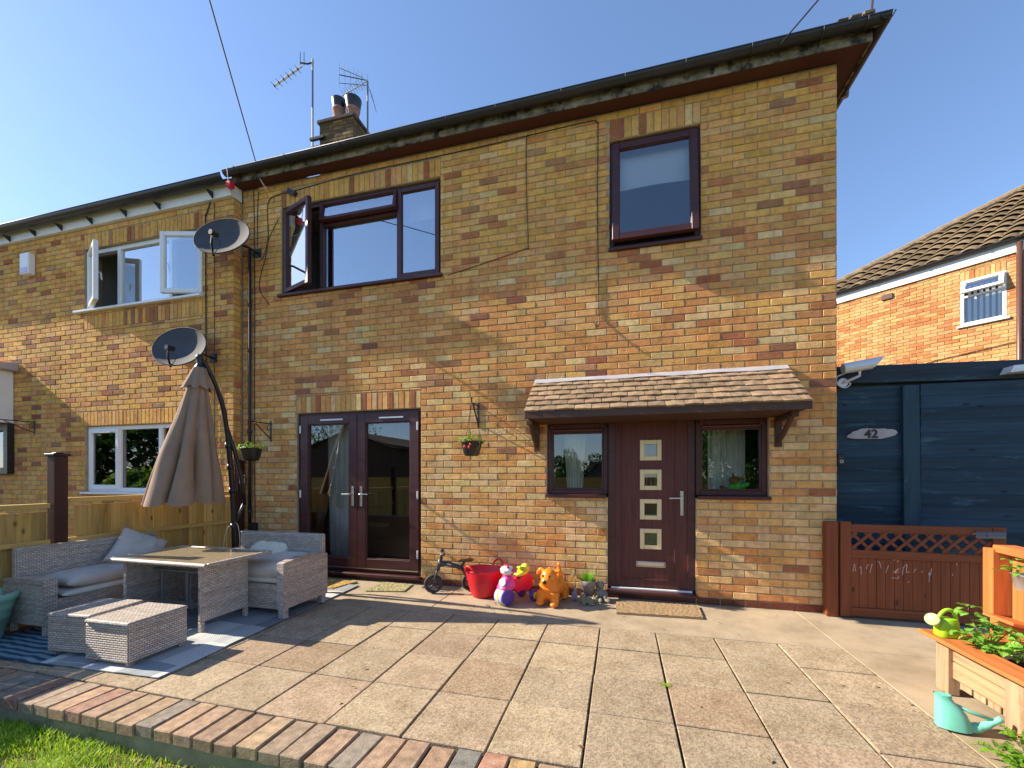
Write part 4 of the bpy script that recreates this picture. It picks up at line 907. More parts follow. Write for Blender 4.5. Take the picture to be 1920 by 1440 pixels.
# ------------------------------------------------------------------ overhead wires
def wire(label, a, b, sag):
    a, b = Vector(a), Vector(b); pts = [a+(b-a)*(i/24)-Vector((0, 0, sag*4*(i/24)*(1-i/24))) for i in range(25)]
    return tag(obj('overhead_wire', MB().tube(pts, .007, 5), M['cable']), label, 'wire', 'overhead wires')
wire('thin black wire rising from the eaves above the satellite dishes', (-4.56, -.26, 5.37), (3.5, -12, 7.25), .0)
wire('thin black wire rising from the gutter near the right roof corner', (1.424, -.26, 5.31), (10.6, -10, 9.45), .0)
tp = thing('telegraph_pole', 'tall wooden telegraph pole standing in the garden behind the viewer', 'pole', (3.5, -12.1, -.2)); obj('shaft', MB().tube([(3.5, -12.1, -.2), (3.5, -12.1, 7.6)], .12, 10), M['bark'], tp)

# ------------------------------------------------------------------ house on the right
C0 = Vector((4.84, 8.32, 0)); dU = Vector((.741, -.671, 0)).normalized(); nO = Vector((-.671, -.741, 0)).normalized()
RH = thing('far_brick_house', 'orange brick house with hipped tile roof behind the blue fence', 'house', C0)
RO = [(2.93, 3.57, 4.48, 5.43)]
obj('wall', wall_mb(C0, dU, nO, (0, 6.0), (0, 5.88), RO), M['mortar'], RH)
brickwork(RH, C0, dU, nO, (0, 3.70), (1.4, 5.74), RO, [(2.93, 3.57, 5.432, 5.64)], 2, 0, z0=1.4, phase=0, proud=.010)
def RP(u, z, o=0): return C0+dU*u+nO*o+Vector((0, 0, z))
def slabm(u0, u1, z0, z1, o0, o1, mb=None):
    mb = mb or MB(); Mx = Matrix(((dU.x, nO.x, 0, C0.x), (dU.y, nO.y, 0, C0.y), (0, 0, 1, 0), (0, 0, 0, 1))); return mb.box((u0, o0, z0), (u1, o1, z1), .002, Mx)
obj('fascia', slabm(-.3, 6, 5.73, 5.97, .02, .05), WP, RH); obj('soffit', slabm(-.3, 6, 5.885, 5.90, -.1, .019), WP, RH)
obj('gutter', gutter_mb(RP(-.3, 5.99, .12), RP(6, 5.99, .12), nO), M['gutter'], RH, True)
for u in (.6, 1.5, 2.4, 3.3): obj('gutter_bracket', MB().tube([RP(u, 5.99+.0, .055)]+[RP(u, 5.99-.062*sin(pi*i/6), .12-.062*cos(pi*i/6)) for i in range(7)], .008, 5), M['gutter'], RH)
pr = math.tan(radians(34.6)); hip = (dU+(-nO)).normalized()
rt = MB(); rows, tw = 19, .27
def RS(u, t, h=0): # u along eaves, t plan distance inwards
    return C0+dU*u-nO*(t-.12)+Vector((0, 0, 5.97+t*pr+h))
for r in range(rows):
    t0, t1 = r*.30, (r+1)*.30+.03; u = t0-.05
    n = int((6.5-u)/tw)+1
    for k in range(n):
        a = u+k*tw; segs = 9; kk = R.uniform(.7, 1.25); tc = (.22*kk, .165*kk, .10*kk)
        for s in range(segs):
            f0, f1 = s/segs, (s+1)/segs
            def hh(f): return .045+.06*abs(sin(pi*f))**.8
            A_, B_, C_, D2 = RS(a+f0*tw, t0, hh(f0)), RS(a+f1*tw, t0, hh(f1)), RS(a+f1*tw, t1, hh(f1)-.075), RS(a+f0*tw, t1, hh(f0)-.075)
            rt.face([A_, B_, C_, D2], None, tc); rt.face([RS(a+f0*tw, t0, hh(f0)-.022), RS(a+f1*tw, t0, hh(f1)-.022), B_, A_], None, tc); rt.face([RS(a+f0*tw, t0+.10, hh(f0)-.03), RS(a+f1*tw, t0+.10, hh(f1)-.03), RS(a+f1*tw, t0, hh(f1)-.022), RS(a+f0*tw, t0, hh(f0)-.022)], None, tc)
obj('roof_tile', rt, M['rh_tile_t'], RH, kind='stuff')
rt = MB(); hipend = 5.6
for i in range(16):
    p, q = hip*(i*.36), hip*((i+1)*.36+.03)
    def HP(v, h=0): return C0+v+nO*.12-dU*.1+Vector((0, 0, 5.97+v.length*.707*pr+h))
    rt.tube([HP(p, .055), HP(q, .035)], .12, 8, flat=.8)
obj('hip_tile', rt, M['rh_tile'], RH, kind='stuff')
rb_ = MB(); rb_.face([RS(-.12, 0, -.02), RS(8, 0, -.02), RS(8+0, 5.7, -.02), RS(5.7, 5.7, -.02)]); sd = C0-dU*.1+nO*.1
rb_.face([RS(-.12, 0, -.02), RS(5.7, 5.7, -.02), C0-nO*11+Vector((0, 0, 5.95))]); obj('roof', rb_, M['rh_tile'], RH)
ww = window(RH, 'small white window with its top vent tilted open'); u0, u1, z0, z1 = RO[0]
def uvframe(u0, u1, z0, z1, o0, o1, wd, mb=None):
    mb = mb or MB(); slabm(u0, u0+wd, z0, z1, o0, o1, mb); slabm(u1-wd, u1, z0, z1, o0, o1, mb); slabm(u0+wd, u1-wd, z0, z0+wd, o0, o1-.001, mb); slabm(u0+wd, u1-wd, z1-wd, z1, o0, o1-.001, mb); return mb
fr_ = uvframe(u0, u1, z0+.02, z1, -.06, .01, .055); slabm(u0+.055, u1-.055, 5.08, 5.12, -.06, .008, fr_); obj('frame', fr_, WP, ww)
obj('sill', slabm(u0-.05, u1+.05, z0-.02, z0+.02, -.06, .06), WP, ww)
Mv = Matrix(((dU.x, nO.x, 0, C0.x), (dU.y, nO.y, 0, C0.y), (0, 0, 1, 0), (0, 0, 0, 1))); Rv = Mv @ rotm((0, .01, z1-.02), 'X', radians(22))
vb = MB()
for a, b in (((u0+.02, .01, 5.12), (u0+.09, .06, 5.41)), ((u1-.09, .01, 5.12), (u1-.02, .06, 5.41)), ((u0+.09, .011, 5.12), (u1-.09, .06, 5.18)), ((u0+.09, .011, 5.35), (u1-.09, .06, 5.41))): vb.box(a, b, .003, Rv)
obj('sash', vb, WP, ww); pn = MB(); pn.face([Rv @ Vector(p) for p in ((u0+.08, .03, 5.17), (u1-.08, .03, 5.17), (u1-.08, .03, 5.36), (u0+.08, .03, 5.36))]); obj('pane', pn, M['glass_up'], ww)
pn = MB(); pn.face([RP(u0+.05, z0+.07, -.03), RP(u1-.05, z0+.07, -.03), RP(u1-.05, 5.09, -.03), RP(u0+.05, 5.09, -.03)]); obj('pane', pn, M['glass'], ww)
for i in range(6):
    a = u0+.085+i*.085; obj('blind_slat', slabm(a, a+.05, z0+.08, 5.36, -.14, -.135), WP, ww)
mb = MB(); mb.face([RP(u0-.2, z0-.2, -.5), RP(u1+.2, z0-.2, -.5), RP(u1+.2, z1+.2, -.5), RP(u0-.2, z1+.2, -.5)]); obj('room', mb, M['roomdark'], ww)
obj('downpipe', MB().tube([RP(3.74, 0, .06), RP(3.74, 5.9, .06)], .045, 10), M['brownpipe'], RH, True)
obj('air_vent', slabm(1.64, 1.84, 5.50, 5.62, .0, .05), M['brownpipe'], RH)
obj('cable', MB().tube([RP(.9, 3.62, .03), RP(2.6, 3.86, .03), RP(4.2, 4.02, .03)], .008, 5), M['cable'], RH)
bs_ = MB(); slabm(3.82, 6.0, 0, 5.7, .01, .02, bs_); obj('side_cladding', bs_, M['soffit'], RH)

# ------------------------------------------------------------------ blue boarded fence
BF = thing('blue_fence', 'tall navy painted fence of horizontal boards beside the house corner', 'fence', (3, .3, 0))
for side, (x0, x1, y) in enumerate(((2.012, 2.735, .335), (2.835, 5.2, .315))):
    for k in range(18):
        zb = .05+.1195*k; ht = .132
        if zb+ht > 2.24: ht = 2.245-zb
        m = rotm((0, y, zb), 'X', radians(6)); sag = R.uniform(-.003, .003)
        mb = MB(); mb.box((x0, y, zb), (x1, y+.014+R.uniform(0, .006), zb+ht), .003, m @ rotm((x0, y, zb), 'Y', sag/2)); o = obj('board', mb, M['blue'], BF); kq = R.uniform(.75, 1.35); o.color = (.016*kq, .043*kq, .072*kq, 1)
mb = MB(); mb.box((2.70, .285, 0), (2.835, .36, 2.205), .004, rotm((2.77, .3, 0), 'Y', radians(-.5))); obj('post', mb, M['blue2'], BF)
mb = MB(); mb.box((2.012, .28, 2.252), (5.2, .325, 2.425), .004, rotm((2.0, .3, 2.3), 'Y', radians(1.2))); obj('top_beam', mb, M['blue'], BF).color = (.022, .036, .052, 1)
mb = MB(); mb.box((2.05, .36, 0), (5.2, .40, 2.30)); obj('gap_dark_sheet', mb, M['blackm'], BF)  # black sheet added behind the boards to darken the gap below the beam
cctv = thing('security_camera', 'silver tube security camera on the left end of the blue beam', 'camera', (2.3, .27, 2.35))
d = Vector((1, -.04, .14)).normalized(); p = Vector((2.13, .18, 2.375))
mt = Matrix.Translation(p) @ d.to_track_quat('X', 'Z').to_matrix().to_4x4()
mb = MB(); n = 16
for k in range(n):
    a0, a1 = 2*pi*k/n, 2*pi*(k+1)/n; r = .052
    def c_(x, a): return mt @ Vector((x, r*cos(a), r*sin(a)))
    ex = lambda a: .285+.05*sin(a)
    mb.face([c_(0, a0), c_(0, a1), c_(ex(a1), a1), c_(ex(a0), a0)]); mb.face([c_(0, a1), c_(0, a0), mt @ Vector((0, 0, 0))])
o = obj('housing', mb, M['alu'], cctv); soft(o, 40)
obj('lens', MB().tube([mt @ Vector((.16, 0, 0)), mt @ Vector((.24, 0, 0))], .045, 14), M['black'], cctv)
obj('arm', MB().tube([(2.27, .18, 2.345), (2.275, .19, 2.30), (2.18, .24, 2.255), (2.17, .278, 2.255)], .013, 8).tube([(2.17, .264, 2.255), (2.17, .28, 2.255)], .045, 14), M['alu'], cctv)
obj('cable', MB().tube(smoothpath([(2.15, .20, 2.33), (2.09, .21, 2.30), (2.11, .23, 2.23), (2.18, .25, 2.20), (2.23, .26, 2.24), (2.18, .27, 2.28)], 5), .006, 6), M['alu'], cctv)
fl = thing('floodlight', 'small grey floodlight on the beam at the right edge', 'light', (3.55, .25, 2.3)); mb = MB(); mb.prism([(3.42, 2.255), (3.70, 2.265), (3.70, 2.325), (3.45, 2.318)], .16, .275, (0, 2, 1)); recalc(obj('casing', mb, M['alu'], fl)); obj('lens', MB().box((3.45, .155, 2.262), (3.69, .16, 2.285), .004), M['white_toy'], fl); obj('sensor', MB().ell((3.56, .15, 2.275), (.035, .03, .018)), M['blackm'], fl)
sg = thing('house_number_sign', 'pale driftwood shaped plaque reading 42 on the blue fence', 'sign', (2.43, .31, 1.735))
prof = [(-.21, -.035), (-.15, -.048), (-.02, -.05), (.08, -.052), (.15, -.035), (.195, -.02), (.215, .005), (.20, .028), (.165, .042), (.13, .04), (.11, .05), (.04, .048), (-.04, .055), (-.09, .052), (-.12, .035), (-.155, .028), (-.18, .005), (-.208, -.012)]
mb = MB(); mb.prism([(2.432+x, 1.738+z) for x, z in prof], .300, .318, (0, 2, 1)); recalc(obj('plaque', mb, M['slate'], sg))
fc = bpy.data.curves.new('number', 'FONT'); fc.body = '42'; fc.size = .115; fc.extrude = .0015; fc.align_x = 'CENTER'; fc.align_y = 'CENTER'; fc.offset = .004
ftmp = bpy.data.objects.new('number_tmp', fc); COL.objects.link(ftmp); bpy.context.view_layer.update(); fme = bpy.data.meshes.new_from_object(ftmp.evaluated_get(bpy.context.evaluated_depsgraph_get())); bpy.data.objects.remove(ftmp); fo = bpy.data.objects.new('number', fme); COL.objects.link(fo); fme.materials.clear(); fme.materials.append(M['ink']); fo.parent = sg; fo.location = Vector((2.425, .2975, 1.733))-ORI[sg]; fo.rotation_euler = (pi/2, 0, 0)
db = thing('doorbell', 'small black doorbell with a ringed button on the blue fence', 'doorbell', (2.17, .3, 1.48)); obj('plate', MB().box((2.135, .292, 1.425), (2.198, .315, 1.535), .005), M['black'], db); obj('button', MB().tube([(2.168+.013*cos(2*pi*k/14), .289, 1.463+.013*sin(2*pi*k/14)) for k in range(14)], .0035, 6, True), M['white_toy'], db)

# ------------------------------------------------------------------ stained gate
G = thing('garden_gate', 'low red brown timber gate with a lattice top and chalk scribbles', 'gate', (2.5, -.1, 0))
gp = thing('gate_post', 'square red brown gate post against the house corner', 'post', (1.93, -.06, 0)); obj('shaft', MB().box((1.875, -.10, 0), (1.972, -.015, .885), .004), M['gate'], gp)
GY = -.10
def gbox(nm, a, b, mat='gate'): return obj(nm, MB().box(a, b, .003), M[mat], G)
gbox('stile', (1.985, GY-.012, .012), (2.068, GY+.035, .892)); gbox('stile', (3.11, GY-.012, .03), (3.20, GY+.035, .872))
gbox('top_rail', (2.068, GY-.006, .795), (3.11, GY+.03, .868), 'gateh'); gbox('middle_rail', (2.068, GY-.006, .558), (3.11, GY+.03, .632), 'gateh'); gbox('bottom_rail', (2.068, GY-.006, .02), (3.11, GY+.03, .10), 'gateh')
xb = 2.069
while xb < 3.10:
    e = min(xb+.0685, 3.11); gbox('board', (xb+.0012, GY+.006+R.uniform(0, .002), .1005), (e-.0012, GY+.022, .5575)); xb = e
z0, z1 = .632, .795; pitch = .116
for k in range(-2, 11):
    for s in (1, -1):
        xa = 2.069+k*pitch; xc = xa+s*(z1-z0)*1.0
        if s < 0: xa, xc = xa+pitch*1.4, xa+pitch*1.4-(z1-z0)
        p, q = Vector((xa, 0, z0)), Vector((xc, 0, z1))
        # clip to opening
        def clip(a, b, xl):
            return a+(b-a)*((xl-a.x)/(b.x-a.x))
        if max(p.x, q.x) < 2.075 or min(p.x, q.x) > 3.105: continue
        for xl, lo in ((2.068, True), (3.11, False)):
            if lo:
                if p.x < xl: p = clip(p, q, xl)
                if q.x < xl: q = clip(q, p, xl)
            else:
                if p.x > xl: p = clip(p, q, xl)
                if q.x > xl: q = clip(q, p, xl)
        dd = (q-p).normalized(); nn = Vector((-dd.z, 0, dd.x))*.0125; y0 = GY+.001 if s > 0 else GY+.0075
        mb = MB(); mb.prism([((p+nn).x, (p+nn).z), ((p-nn).x, (p-nn).z), ((q-nn).x, (q-nn).z), ((q+nn).x, (q+nn).z)], y0, y0+.006, (0, 2, 1)); recalc(obj('lattice_strip', mb, M['gate'], G))
mb = MB(); mb.box((2.985, GY-.024, .775), (3.19, GY-.0125, .835), .003); mb.tube([(2.95, GY-.032, .815), (3.18, GY-.032, .815)], .008, 8); mb.box((3.06, GY-.036, .79), (3.08, GY-.024, .83), .002); obj('bolt', mb, M['galv'], G)
ck = MB(); ox, sx = 2.0, 1.0
def chalk(pts):
    P_ = []
    for (u, v) in pts: # u,v in crop of 1920x1280 over 360x240 px
        px = 1540+u/5.333; py = 960+v/5.333; a = (px-960)/FPX; D0 = GY-CAM_Y; s_, c_2 = sin(YAW), cos(YAW); X = D0*(a*c_2-s_)/(c_2+a*s_); zc = -X*s_+D0*c_2
        P_.append(Vector((X, 0, CAM_H-(py-V0)*zc/FPX)))
    for a, b in zip(P_[:-1], P_[1:]):
        dd = (b-a).normalized(); nn = Vector((-dd.z, 0, dd.x))*.0022; yy = GY-.0135 if max(a.x, b.x) < 2.066 else (GY-.0075 if min(a.z, b.z) > .56 else GY+.004)
        ck.face([Vector((q.x, yy, q.z)) for q in (a+nn, a-nn, b-nn*.6, b+nn*.6)])
for st in ([(252, 518), (292, 575)], [(318, 598), (328, 530), (335, 520), (345, 595)], [(385, 560), (398, 545), (402, 632)], [(455, 570), (460, 535), (480, 525)], [(510, 520), (488, 612)], [(565, 495), (585, 500), (600, 565)], [(675, 535), (645, 610)], [(730, 490), (738, 460)], [(760, 500), (795, 455)], [(725, 605), (785, 560), (735, 612), (780, 600)], [(705, 660), (775, 665), (770, 640)], [(815, 630), (822, 560), (850, 525), (860, 530), (852, 605), (890, 600)], [(925, 610), (940, 570), (955, 580)], [(865, 708), (885, 695)], [(1005, 610), (1015, 585)], [(1075, 630), (1085, 600), (1080, 700)], [(1105, 565), (1095, 640)], [(1310, 640), (1325, 615)], [(1355, 510), (1360, 540)]): chalk(st)
obj('chalk_mark', ck, M['chalk'], G)

# ------------------------------------------------------------------ orange fence, planter
OF = thing('orange_fence', 'short orange stained timber fence behind the raised planter', 'fence', (2.4, -1.3, 0))
obj('post', MB().box((2.365, -1.185, .40), (2.50, -1.105, .835), .004), M['orange'], OF); obj('post', MB().box((2.40, -1.17, 0), (2.49, -1.11, .40), .004), M['orange'], OF)
for k in range(9):
    y1 = -1.20-.105*k; obj('board', MB().box((2.455+(.012 if k % 2 else 0), y1-.10, .02), (2.475+(.012 if k % 2 else 0), y1, .80+R.uniform(-.01, .01)), .003), M['orange'], OF)
obj('top_rail', MB().box((2.38, -2.2, .815), (2.50, -1.16, .862), .004, rotm((2.4, -1.16, .85), 'X', radians(2))), M['orangeh'], OF)
obj('low_shelf', MB().box((2.30, -1.42, .385), (2.46, -1.20, .405), .003, rotm((2.4, -1.2, .4), 'Y', radians(12))), M['orangeh'], OF)
PL = thing('raised_planter', 'knee high timber planter box with an orange rim on the patio right', 'planter', (2.1, -1.8, 0))
PX, PX2, PY0, PY1, PZ = 1.90, 2.34, -2.62, -1.45, .325
for (x, y) in ((PX, PY1-.10), (PX, -2.03), (PX2-.06, PY1-.1), (PX, PY0), (PX2-.06, PY0)): obj('post', MB().box((x, y, 0), (x+.06, y+.10, PZ), .004), M['planterv'], PL)
for (y0, y1) in ((-1.93, PY1-.101), (PY0+.101, -2.031)):
    for k in range(2): obj('board', MB().box((PX+.022, y0, .105+.105*k), (PX+.045, y1, .205+.105*k), .004), M['planter'], PL)
    for j in range(4):
        yy = y0+(y1-y0)*(j+.5)/4; obj('board', MB().box((PX+.055, yy-.04, .05), (PX+.065, yy+.04, .104), .002), M['planterv'], PL)
for k in range(2): obj('board', MB().box((PX+.061, PY1-.04, .105+.105*k), (PX2-.061, PY1-.018, .205+.105*k), .004), M['planter'], PL); obj('board', MB().box((PX2-.03, PY0+.1, .105+.105*k), (PX2-.008, PY1-.1, .205+.105*k), .004), M['planter'], PL)
obj('rim', MB().box((PX-.075, PY0-.05, PZ+.002), (PX+.065, PY1+.03, PZ+.024), .004), M['orangeh'], PL); obj('rim', MB().box((PX2-.06, PY0-.05, PZ+.002), (PX2+.06, PY1+.03, PZ+.024), .004), M['orangeh'], PL); obj('rim', MB().box((PX+.066, PY1-.09, PZ+.002), (PX2-.061, PY1+.03, PZ+.023), .004), M['orangeh'], PL)
mb = MB(); mb.grid(lambda u, v: Vector((PX+.05+(PX2-PX-.10)*u, PY0+.1+(PY1-PY0-.16)*v, PZ-.05+.03*noise.noise(Vector((u*5, v*9, 2)))+(.05*abs(u-.5)**2*4))), 20, 40); obj('soil', mb, M['soil'], PL, True, kind='stuff')
mb = MB(); mb.grid(lambda u, v: Vector((PX+.062+.05*v+.02*noise.noise(Vector((u*14, v*2, 0))), PY0+.1+(PY1-PY0-.16)*u, PZ-.004-.06*v+.02*noise.noise(Vector((u*22, v*4, 5))))), 60, 4); obj('liner', mb, M['black'], PL, True)
# leaves
def leafmesh(L=.045, wd=.016, name='leaf', mat=None, fold=.25):
    mb = MB(); prof = [(0, .12), (.25, .85), (.5, 1), (.75, .7), (1, .02)]
    for (a, wa), (b, wb) in zip(prof[:-1], prof[1:]):
        za, zb = .12*L*sin(a*pi), .12*L*sin(b*pi)-.1*L*b
        for s in (1, -1):
            q = [Vector((a*L, 0, za)), Vector((b*L, 0, zb)), Vector((b*L, s*wb*wd, zb+fold*wb*wd)), Vector((a*L, s*wa*wd, za+fold*wa*wd))]; mb.face(q if s > 0 else q[::-1])
    me = mb.mesh(name); me.materials.append(mat); return me
LR = leafmesh(.040, .015, 'leaf', M['leaf2']); LB = leafmesh(.055, .012, 'leaf', M['leafbright'])
def plant(name, label, cat, base, stems, lm, per, size, group=None, stemr=.0025):
    t = thing(name, label, cat, base, group=group); base = Vector(base); sm = MB(); rr = random.Random(hash(label) % 99991 if False else len(label)*17)
    for (tip, bow) in stems:
        tip = base+Vector(tip); pts = bez(base, base+Vector((0, 0, (tip.z-base.z)*.5)), tip-Vector(bow), tip, 8); sm.tube(pts, [stemr*(1.3-.1*i) for i in range(9)], 5)
        for i in range(2, 9):
            for k in range(per if i < 8 else per+1):
                a = rr.uniform(0, 2*pi); e = rr.uniform(-.5, .5); s_ = size*rr.uniform(.7, 1.25)
                off = Vector((cos(a), sin(a), e*.4))*rr.uniform(.005, .028)
                inst('leaf', lm, t, pts[i]+off, (rr.uniform(-.5, .5), -e*.8, a), None, True, (s_, s_, s_))
    obj('stem', sm, M['stem'], t, True); return t
plant('rose_plant', 'leggy bright green leafy plant growing in the raised planter', 'plant', (1.985, -1.70, .29), [((-.05, .05, .27), (.02, 0, .05)), ((-.10, -.03, .15), (.05, 0, -.02)), ((.10, .02, .17), (-.05, 0, 0)), ((.14, -.12, .10), (-.05, .03, 0)), ((-.02, -.10, .10), (0, .05, 0)), ((.18, -.04, .06), (-.08, 0, -.02)), ((.05, .07, .19), (-.02, 0, .03)), ((.06, -.16, .13), (0, .05, 0)), ((.20, .06, .12), (-.08, 0, 0))], LR, 3, 1.2)
plant('weed_plant', 'bushy green weed growing from the paving at the bottom right corner', 'plant', (1.755, -2.26, 0), [((-.02, .02, .14), (0, 0, .05)), ((-.10, .02, .07), (.03, 0, -.02)), ((.08, .03, .08), (-.03, 0, -.02)), ((.04, -.08, .06), (0, .04, -.02)), ((-.07, -.06, .05), (.03, .03, -.02)), ((.12, -.03, .04), (-.05, 0, -.02)), ((-.03, -.1, .09), (0, .03, 0))], LB, 3, 1.15)
tu = thing('grass_tuft', 'small tuft of grass growing in a slab joint in the open patio', 'weed', (.27, -1.86, 0)); mb = MB(); rr = random.Random(5)
for k in range(60):
    a = rr.uniform(0, 2*pi); b = Vector((.27+rr.uniform(-.02, .02), -1.86+rr.uniform(-.012, .012), 0)); l = rr.uniform(.02, .05); s = Vector((-sin(a), cos(a), 0))*.0014; t_ = b+Vector((cos(a)*l, sin(a)*l, l*.45)); mb.face([b-s, b+s, t_])
obj('blade', mb, M['grass'], tu, kind='stuff')
hp = thing('hanging_pot', 'small pale blue pot with strawberry leaves on the orange fence at the right edge', 'plant pot', (2.35, -1.36, .7)); obj('pot', MB().lathe([(.001, .63), (.06, .63), (.075, .72), (.078, .72), (.07, .715)], 16, Matrix.Translation((2.38, -1.42, 0))), M['alu'], hp, True)
rr = random.Random(8)
for k in range(26):
    a = rr.uniform(0, 2*pi); r_ = rr.uniform(.01, .10); inst('leaf', LR, hp, (2.37+r_*cos(a), -1.40+r_*sin(a), .735+rr.uniform(-.02, .07)), (rr.uniform(-.5, .5), rr.uniform(-.3, .5), a), None, True, (1.2,)*3)
mb = MB(); rr = random.Random(31)
for (cx_, cy_, n_, sp) in ((-1.32, -.66, 16, .10), (-1.1, -.75, 5, .1), (.9, -.6, 5, .5), (1.5, -1.6, 6, .3), (-1.5, -1.7, 5, .6), (.3, -2.3, 5, .6), (.6, -.2, 4, .4)):
    for k in range(n_):
        c_ = Vector((cx_+rr.gauss(0, sp), cy_+rr.gauss(0, sp*.6), .004)); a = rr.uniform(0, 6.3); l = rr.uniform(.008, .02); d_ = Vector((cos(a), sin(a), 0)); e_ = Vector((-sin(a), cos(a), .5))*l*.35
        mb.face([c_-d_*l, c_+e_, c_+d_*l+Vector((0, 0, .004)), c_-e_+Vector((0, 0, .012))])
tag(obj('dry_leaf_litter', mb, M['litter'], kind='stuff'), 'scattered dry brown leaf bits on the patio paving', 'leaf litter')
# watering cans
gc = thing('watering_can', 'lime green toy watering can standing on the planter rim', 'watering can', (1.90, -1.54, PZ+.025), radians(8), group='watering cans')
mb = MB()
def rbox(mb, secs, n=20, p=3.2):
    rings = []
    for (cx, cy, z, a, b) in secs:
        ring = []
        for k in range(n):
            t = 2*pi*k/n; c, s = cos(t), sin(t); ring.append(Vector((cx+a*math.copysign(abs(c)**(2/p), c), cy+b*math.copysign(abs(s)**(2/p), s), z)))
        rings.append(ring)
    for r0, r1 in zip(rings[:-1], rings[1:]):
        for k in range(n): mb.face([r0[k], r0[(k+1) % n], r1[(k+1) % n], r1[k]])
    mb.face(rings[0][::-1]); mb.face(rings[-1]); return mb
rbox(mb, [(0, 0, .0, .048, .038), (0, 0, .008, .055, .044), (.0, 0, .06, .053, .042), (.002, 0, .092, .05, .04), (.006, 0, .108, .038, .032), (.008, 0, .112, .02, .018)]); soft(obj('body', mb, M['greenpl'], gc, local=True), 45)
obj('handle', MB().tube(smoothpath([(.045, 0, .04), (.052, 0, .10), (.035, 0, .150), (.0, 0, .158), (-.03, 0, .135), (-.045, 0, .10)], 5), .011, 10), M['greenpl'], gc, True, True)
obj('spout', MB().tube([(-.035, 0, .055), (-.06, 0, .085), (-.075, -.005, .098)], [.024, .017, .014], 10), M['greenpl'], gc, True, True)
hd = Matrix.Translation((-.085, -.012, .103)) @ Vector((-.75, -.55, .35)).normalized().to_track_quat('Z', 'Y').to_matrix().to_4x4(); obj('rose_head', MB().lathe([(.012, -.02), (.036, -.002), (.037, .004), (.030, .010), (.001, .014)], 20, hd), M['greenhead'], gc, True, True)
tc = thing('watering_can', 'turquoise watering can standing on the slabs beside the planter', 'watering can', (1.685, -1.955, 0), radians(-14), group='watering cans'); tc.scale = (.76, .76, .86)
mb = MB(); rbox(mb, [(-.015, 0, .004, .075, .05), (-.015, 0, .012, .092, .062), (-.02, 0, .06, .088, .062), (-.03, 0, .105, .078, .057), (-.045, 0, .14, .062, .048), (-.058, 0, .165, .048, .038), (-.066, 0, .182, .043, .034), (-.07, 0, .20, .046, .036)], 24, 2.6)
mb.f.pop(); mb.uv.pop(); mb.c.pop(); rbox(mb, [(-.07, 0, .20, .040, .031), (-.06, 0, .15, .035, .026)], 24, 2.6)
soft(obj('body', mb, M['turq'], tc, local=True), 50)
obj('spout', MB().tube(smoothpath([(.03, 0, .026), (.09, 0, .034), (.15, 0, .066), (.215, 0, .118)], 4), [.034]*3+[.030]*3+[.024]*3+[.018]*4, 12), M['turq'], tc, True, True)
obj('brace', MB().tube([(-.01, 0, .15), (.07, 0, .122), (.185, 0, .098)], .011, 8), M['turq'], tc, True, True)
obj('opening', MB().ell((-.068, 0, .185), (.037, .028, .003)), M['potgreen'], tc, True, True)

# ------------------------------------------------------------------ left fence
FN = thing('garden_fence', 'pale new timber board fence behind the wicker sofa on the left', 'fence', (-5.06, -1.5, 0))
fb = MB().box((-.006, -.049, 0), (.006, .049, .93), .002); fbm = fb.mesh('fence_board'); fbm.materials.append(M['fence'])
y = -.18
while y > -5.2:
    c = R.choice([(.54, .35, .10), (.48, .31, .09), (.58, .39, .125), (.46, .30, .095)]); k = R.uniform(.82, 1.1)
    if abs(y+1.95) > .10: inst('board', fbm, FN, (-5.075+R.uniform(-.003, .003), y, .06), (0, 0, radians(R.uniform(2, 5))), tuple(t*k for t in c), True, (1, 1, 1.05 if y > -1.95 else 1.0))
    y -= .0995
for (y0, y1, zc) in ((-1.885, -.13, 1.095), (-5.2, -2.015, 1.05)):
    obj('capping', MB().box((-5.115, y0, zc-.03), (-5.03, y1, zc+.015), .004), M['fencerail'], FN)
    obj('rail', MB().box((-5.066, y0, .69), (-5.03, y1, .735), .004), M['fencerail'], FN); obj('rail', MB().box((-5.066, y0, .25), (-5.03, y1, .295), .004), M['fencerail'], FN); obj('gravel_board', MB().box((-5.09, y0, -.1), (-5.05, y1, .06), .004), M['fencerail'], FN)
for (y, h) in ((-1.95, 1.50), (-.07, 1.50), (-3.85, 1.5)):
    mb = MB(); mb.box((-5.11, y-.05, -.1), (-5.01, y+.05, h), .004); obj('post', mb, M['post'], FN)
    mb = MB(); mb.box((-5.125, y-.065, h), (-4.995, y+.065, h+.022), .004); mb.box((-5.09, y-.03, h+.022), (-5.03, y+.03, h+.034), .004); obj('post_cap', mb, M['post'], FN)
kb = thing('key_safe', 'small grey key safe on the dark post beside the black pole', 'key safe', (-4.99, -.07, 1.27)); obj('casing', MB().box((-5.008, -.105, 1.21), (-4.975, -.035, 1.33), .008), M['alu'], kb); obj('dial', MB().box((-4.974, -.085, 1.28), (-4.97, -.055, 1.315)), M['black'], kb)

